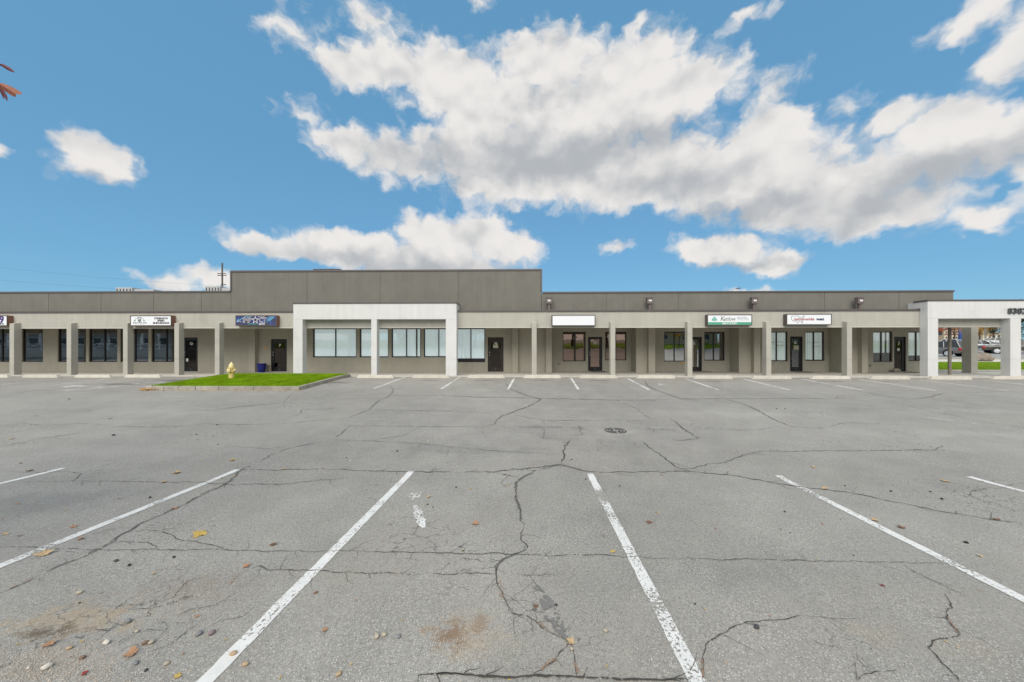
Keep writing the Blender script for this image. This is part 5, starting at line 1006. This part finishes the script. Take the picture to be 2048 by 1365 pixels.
def tree(name, base_, h, rx, rz, col, label, seed, n=2600, leaf=.12, zc_=.62, reject=None, cat='tree', group=None, trunk_r=None, limbs=9):
    rnd = random.Random(seed); o = thing(name, base_, label, cat, group)
    tr = MB(); b = Vector(base_); r0 = trunk_r or h * .022
    top = b + Vector((rnd.uniform(-.03, .03) * h, rnd.uniform(-.03, .03) * h, h * .82))
    tr.tube([b - Vector((0, 0, .1)), b + Vector((0, 0, h * .12)), b.lerp(top, .45) + Vector((rnd.uniform(-.02, .02) * h, 0, 0)), b.lerp(top, .75), top], [r0 * 1.35, r0, r0 * .75, r0 * .45, r0 * .12], 9)
    c = b + Vector((0, 0, h * zc_)); tips = []
    for k in range(limbs):
        a = k * 2.4 + rnd.uniform(-.4, .4); s_ = b.lerp(top, rnd.uniform(.3, .75)); rr = rnd.uniform(.55, .95)
        e = c + Vector((math.cos(a) * rx * rr, math.sin(a) * rx * rr, rnd.uniform(-.35, .75) * rz)); m_ = s_.lerp(e, .5) + Vector((0, 0, .06 * h)); tr.tube([s_, m_, e], [r0 * .42, r0 * .26, r0 * .06], 6); tips.append(e); tips.append(m_.lerp(e, .5))
        for q in range(2):
            e2 = m_.lerp(e, .5) + Vector((rnd.uniform(-1, 1), rnd.uniform(-1, 1), rnd.uniform(-.3, 1))) * rx * .35; tr.tube([m_.lerp(e, .4), e2], [r0 * .18, r0 * .04], 5); tips.append(e2)
    tr.build('trunk', BARK, o)
    for k in range(limbs * 2):
        while True:
            u = Vector((rnd.uniform(-1, 1), rnd.uniform(-1, 1), rnd.uniform(-1, 1)))
            if u.length < 1: break
        tips.append(c + Vector((u.x * rx, u.y * rx, u.z * rz)))
    vs, fs = [], []
    for k in range(n):
        t = tips[rnd.randrange(len(tips))]; sp = rx * .24
        p = t + Vector((rnd.gauss(0, sp), rnd.gauss(0, sp), rnd.gauss(0, sp * .8)))
        if reject and reject(p): continue
        l = leaf * rnd.uniform(.6, 1.3); u = Vector((rnd.gauss(0, 1), rnd.gauss(0, 1), rnd.gauss(0, .7))).normalized(); v = u.orthogonal().normalized(); v = (Matrix.Rotation(rnd.uniform(0, 6.28), 3, u) @ v); o_ = len(vs)
        vs += [p - u * l * .5, p + v * l * .28, p + u * l * .5 + v.cross(u) * l * .1, p - v * l * .28]; fs.append((o_, o_ + 1, o_ + 2, o_ + 3))
    cm = MB(); cm.v = vs; cm.f = fs; me = bpy.data.meshes.new('crown'); me.from_pydata([tuple(q - b) for q in vs], [], fs); me.materials.append(col)
    cr = bpy.data.objects.new('crown', me); COL.objects.link(cr); cr.parent = o; return o
ORL = mat('autumn_orange_leaves', (.50, .20, .03), .8, .7, 1.2); RUS = mat('autumn_rust_leaves', (.36, .12, .05), .8, .7, 1.2); YEL = mat('autumn_gold_leaves', (.55, .30, .04), .8, .7, 1.2); EVG = mat('evergreen_needles', (.03, .05, .022), .8, .7, 1.2); GRN_L = mat('green_leaves', (.06, .11, .025), .8, .7, 1.2); MAR = mat('maroon_leaves', (.12, .045, .035), .8, .7, 1.2)
def tb(px, Y): return Vector((XP(px, Y), Y, g(Y)))
tree('autumn_tree', tb(1959.5, 72), 6.2, 2.1, 2.3, YEL, 'golden orange autumn tree left of the pickup seen through the portico', 31, 5200, .17)
tree('autumn_tree', tb(1987, 80), 7.4, 2.6, 2.8, ORL, 'deep orange autumn tree above the pickup truck', 32, 6000, .18)
tree('autumn_tree', tb(1909, 86), 7.0, 2.3, 2.4, RUS, 'rust red autumn tree above the grey vehicle', 33, 5200, .18)
tree('evergreen_tree', tb(2004, 62), 8.2, 1.3, 3.6, EVG, 'dark narrow evergreen beside the right portico pillar', 34, 6000, .18, .52)
tree('evergreen_tree', tb(2053, 50), 8.0, 1.7, 3.6, EVG, 'dark evergreen at the right picture edge past the portico', 35, 6000, .18, .52)
PLAST = mat('tan_plaster', (.48, .40, .29), .9, .06, 2); REDR = mat('red_brown_band', (.26, .09, .06), .8, .1, 2); WINP = mat('far_window', (.05, .06, .07), .1); CRM = mat('cream_plaster', (.66, .60, .48), .9, .05, 2)
def far_house(name, label, px0, px1, py_base, py_top, Y, dp, m, roof, rows, cols, band=None):
    x0, x1 = XP(px0, Y), XP(px1, Y); zb, zt2 = g(Y) - .3, ZP(py_top, Y, (px0 + px1) / 2); o = thing(name, ((x0 + x1) / 2, Y, g(Y)), label, 'building')
    MB().box(x0, x1, Y, Y + dp, zb, zt2).build('wall', m, o); MB().box(x0 - .3, x1 + .3, Y - .3, Y + dp + .3, zt2 + .001, zt2 + .35).build('roof', roof, o)
    hh = (zt2 - g(Y)) / rows; ww = (x1 - x0) / cols
    for r_ in range(rows):
        if band: MB().box(x0 - .02, x1 + .02, Y - .05, Y - .003, g(Y) + hh * r_ + hh * .08, g(Y) + hh * r_ + hh * .34).build('band', band, o)
        for c_ in range(cols):
            xa_ = x0 + ww * (c_ + .2); wi = MB().box(xa_, xa_ + ww * .6, Y - .08, Y - .004, g(Y) + hh * r_ + hh * .42, g(Y) + hh * r_ + hh * .88).build('window', CRM, o); MB().box(xa_ + .06, xa_ + ww * .6 - .06, Y - .085, Y - .0805, g(Y) + hh * r_ + hh * .46, g(Y) + hh * r_ + hh * .84).build('pane', WINP, wi)
    return o
far_house('far_building', 'tan shop building behind the left portico pillar with small red emblem', 1840, 1888, 683, 655, 90, 10, PLAST, REDR, 1, 3)
ex_ = XP(1881, 89.8); tag(MB().box(ex_ - .5, ex_ + .5, 89.6, 89.85, ZP(664, 90, 1881), ZP(658, 90, 1881)).build('shop_emblem_sign', mat('emblem_red', (.45, .09, .04), .6), None, bevel=.03), 'small red square sign on the tan shop building', 'sign')
far_house('far_building', 'building with red brown and white bands beyond the grey vehicle', 1889, 1930, 683, 640, 110, 12, CRM, REDR, 4, 6, REDR)
far_house('far_building', 'cream low building beyond the pickup below the orange trees', 1966, 2010, 683, 668, 105, 10, CRM, PLAST, 1, 5)
o = thing('pylon_sign', tb(1921.5, 78), 'tall blue pylon sign left of the rear portico pillar', 'sign'); xx = tb(1921.5, 78); MB().box(xx.x - .22, xx.x + .22, 78, 78.3, xx.z, xx.z + 7).build('post', mat('sign_blue', (.02, .07, .28), .5), o); MB().box(xx.x - .9, xx.x + .9, 77.9, 78.4, xx.z + 5.4, xx.z + 7.2).build('panel', mat('sign_blue', (.02, .07, .28), .5), o, bevel=.05)
o = thing('lamp_post', tb(1971, 64), 'thin pale lamp post in front of the orange trees', 'street lamp'); xx = tb(1971, 64); MB().tube([xx, xx + Vector((0, 0, 8))], [.09, .06], 8).build('pole', GALV, o); MB().box(xx.x - .1, xx.x + .8, 63.9, 64.1, xx.z + 8, xx.z + 8.12).build('lamp_head', GALV, o)

# ------------------------------------------------------------------ the street side behind the camera, mirrored in the shop windows
def bank():
    b = sheet(-90, 90, [-40, -30, -26, -24.1], .02).build('verge', TURF); tag(b, kind='structure')
bank()
def porch_house(x0, x1, Y, h, m, label, zb):
    MBASE = g(Y) - .3; o = thing('porch_house', ((x0 + x1) / 2, Y, zb), label, 'building')
    MB().box(x0, x1, Y - 9, Y - 2, MBASE, zb + h).build('wall', m, o); MB().box(x0 - .5, x1 + .5, Y - 9.5, Y + .4, zb + h + .001, zb + h + .3).build('roof', REDR, o); MB().box(x0, x1, Y - 1.99, Y, MBASE, zb + .25).build('porch_floor', CONC, o)
    n = int((x1 - x0) / 2.6)
    for k in range(n + 1):
        xx = x0 + .15 + (x1 - x0 - .3) * k / n; MB().box(xx - .11, xx + .11, Y - .22, Y, zb + .251, zb + h).build('porch_column', CRMW, o)
        if k < n:
            xe = x0 + .15 + (x1 - x0 - .3) * (k + 1) / n; a_, b_ = xx + .12, xe - .12
            MB().box(a_, b_, Y - .14, Y - .08, zb + .35, zb + .43).box(a_, b_, Y - .14, Y - .08, zb + 1.1, zb + 1.18).build('rail', CRMW, o); MB().tube([(a_, Y - .11, zb + .43), (b_, Y - .11, zb + 1.1)], .035, 4).tube([(a_, Y - .10, zb + 1.1), (b_, Y - .10, zb + .43)], .035, 4).build('cross_brace', CRMW, o)
            wi = MB().box(xx + .6, xe - .6, Y - 1.998, Y - 1.93, zb + .9, zb + 2.2).build('window', CRMW, o); MB().box(xx + .68, xe - .68, Y - 1.928, Y - 1.92, zb + .98, zb + 2.12).build('pane', WINP, wi)
CRMW = mat('white_timber', (.75, .75, .73), .7)
porch_house(-86, -48, -12, 3.4, mat('grey_siding', (.46, .44, .41), .8, .05, 2), 'low house with white cross braced porch across the street, mirrored in the left windows', 1.75)
far2 = [(-28, -12, -38, PLAST, 'tan street side building mirrored in the middle windows'), (26, 44, -36, PLAST, 'tan gabled street side building mirrored in the gold window'), (50, 70, -38, CRM, 'cream street side building mirrored in the right windows')]
for x0, x1, Y, m, lab in far2:
    zb = g(Y); o = thing('street_building', ((x0 + x1) / 2, Y, zb), lab, 'building'); MB().box(x0, x1, Y - 8, Y, zb - .3, zb + 5).build('wall', m, o); MB().prism([(x0 - .5, zb + 5.001), (x1 + .5, zb + 5.001), ((x0 + x1) / 2, zb + 8)], Y - 8.5, Y + .5).build('roof', REDR, o)
    for k in range(4):
        xx = x0 + (x1 - x0) * (k + .25) / 4; wi = MB().box(xx, xx + 1.6, Y + .002, Y + .06, zb + 1, zb + 3).build('window', CRMW, o); MB().box(xx + .1, xx + 1.5, Y + .061, Y + .068, zb + 1.1, zb + 2.9).build('pane', WINP, wi)
for i, (x, Y, h, cm, lab) in enumerate([(-34, -28, 9, YEL, 'gold tree mirrored beside the porch house'), (-9, -29, 10, GRN_L, 'green tree mirrored in the portico windows'), (2, -27, 8, RUS, 'rust tree mirrored in the middle windows'), (11, -30, 11, GRN_L, 'large green tree mirrored in the bronze windows'), (24, -28, 7, YEL, 'small gold tree mirrored in the gold window'), (36, -29, 10, GRN_L, 'green tree mirrored in the right windows'), (52, -30, 9, ORL, 'orange tree mirrored in the rightmost windows'), (17, -26, 9, RUS, 'broad rust tree mirrored in the black door'), (31, -26, 6, YEL, 'low gold tree mirrored above the lawn in the gold window'), (-22, -27, 9, GRN_L, 'green tree mirrored in the first portico window'), (44, -27, 8, GRN_L, 'round green tree mirrored under the map sign')]):
    tree('street_tree', (x, Y, g(Y)), h, h * .36, h * .34, cm, lab, 60 + i, 3000, .42)
# maple beside the camera; only a drooping spray of leaves reaches into the picture
inframe = lambda p: p.x > -1.5365 * p.y - .22 if p.y > 0 else False
tree('maple_tree', (-6.6, 1.6, g(1.6)), 6.0, 2.0, 1.7, MAR, 'maroon tree at the left whose drooping leaves enter the upper left corner', 77, 3800, .12, .66, reject=inframe)
mt = bpy.data.objects['maple_tree']; YT = 2.4
spr = MB()
def toT(px, py, Y=YT): return P(px, py, Y)
spr.tube([toT(-620, 60, 2.0), toT(-300, 100), toT(-120, 130), toT(-40, 150), toT(-4, 165)], [.02, .012, .007, .005, .003], 6).tube([toT(-120, 130), toT(-40, 122), toT(-6, 126)], [.005, .004, .002], 5)
spr.build('twig', BARK, mt)
LFR = mat('drooping_leaf', (.26, .09, .05), .6, .5, 30); LFP = mat('drooping_leaf_dark', (.14, .035, .04), .6, .4, 30)
def droop(pts, wd, m):
    vs, fs = [], []; q = [toT(*p) for p in pts]; n = len(q)
    for i, p in enumerate(q):
        t = (q[min(i + 1, n - 1)] - q[max(i - 1, 0)]).normalized(); s_ = Vector((0, .35, 1)).cross(t).cross(t).normalized() * wd[i] / 2
        vs += [p + s_ + Vector((0, wd[i] * .25, 0)), p - Vector((0, .006, 0)), p - s_ + Vector((0, wd[i] * .25, 0))]
    for i in range(n - 1): fs += [(3 * i, 3 * i + 1, 3 * i + 4, 3 * i + 3), (3 * i + 1, 3 * i + 2, 3 * i + 5, 3 * i + 4)]
    MB().add(vs, fs).build('leaf', m, mt)
droop([(-12, 126), (4, 130), (14, 136), (22, 141), (30, 146)], [.004, .022, .026, .018, .002], LFP)
droop([(-14, 164), (0, 169), (12, 176), (22, 182), (30, 187), (34, 190)], [.01, .04, .056, .058, .056, .035], LFR)
droop([(-2, 172), (5, 184), (10, 192), (15, 202)], [.006, .016, .014, .002], LFP); droop([(-3, 174), (3, 186), (9, 198)], [.004, .01, .002], LFP)
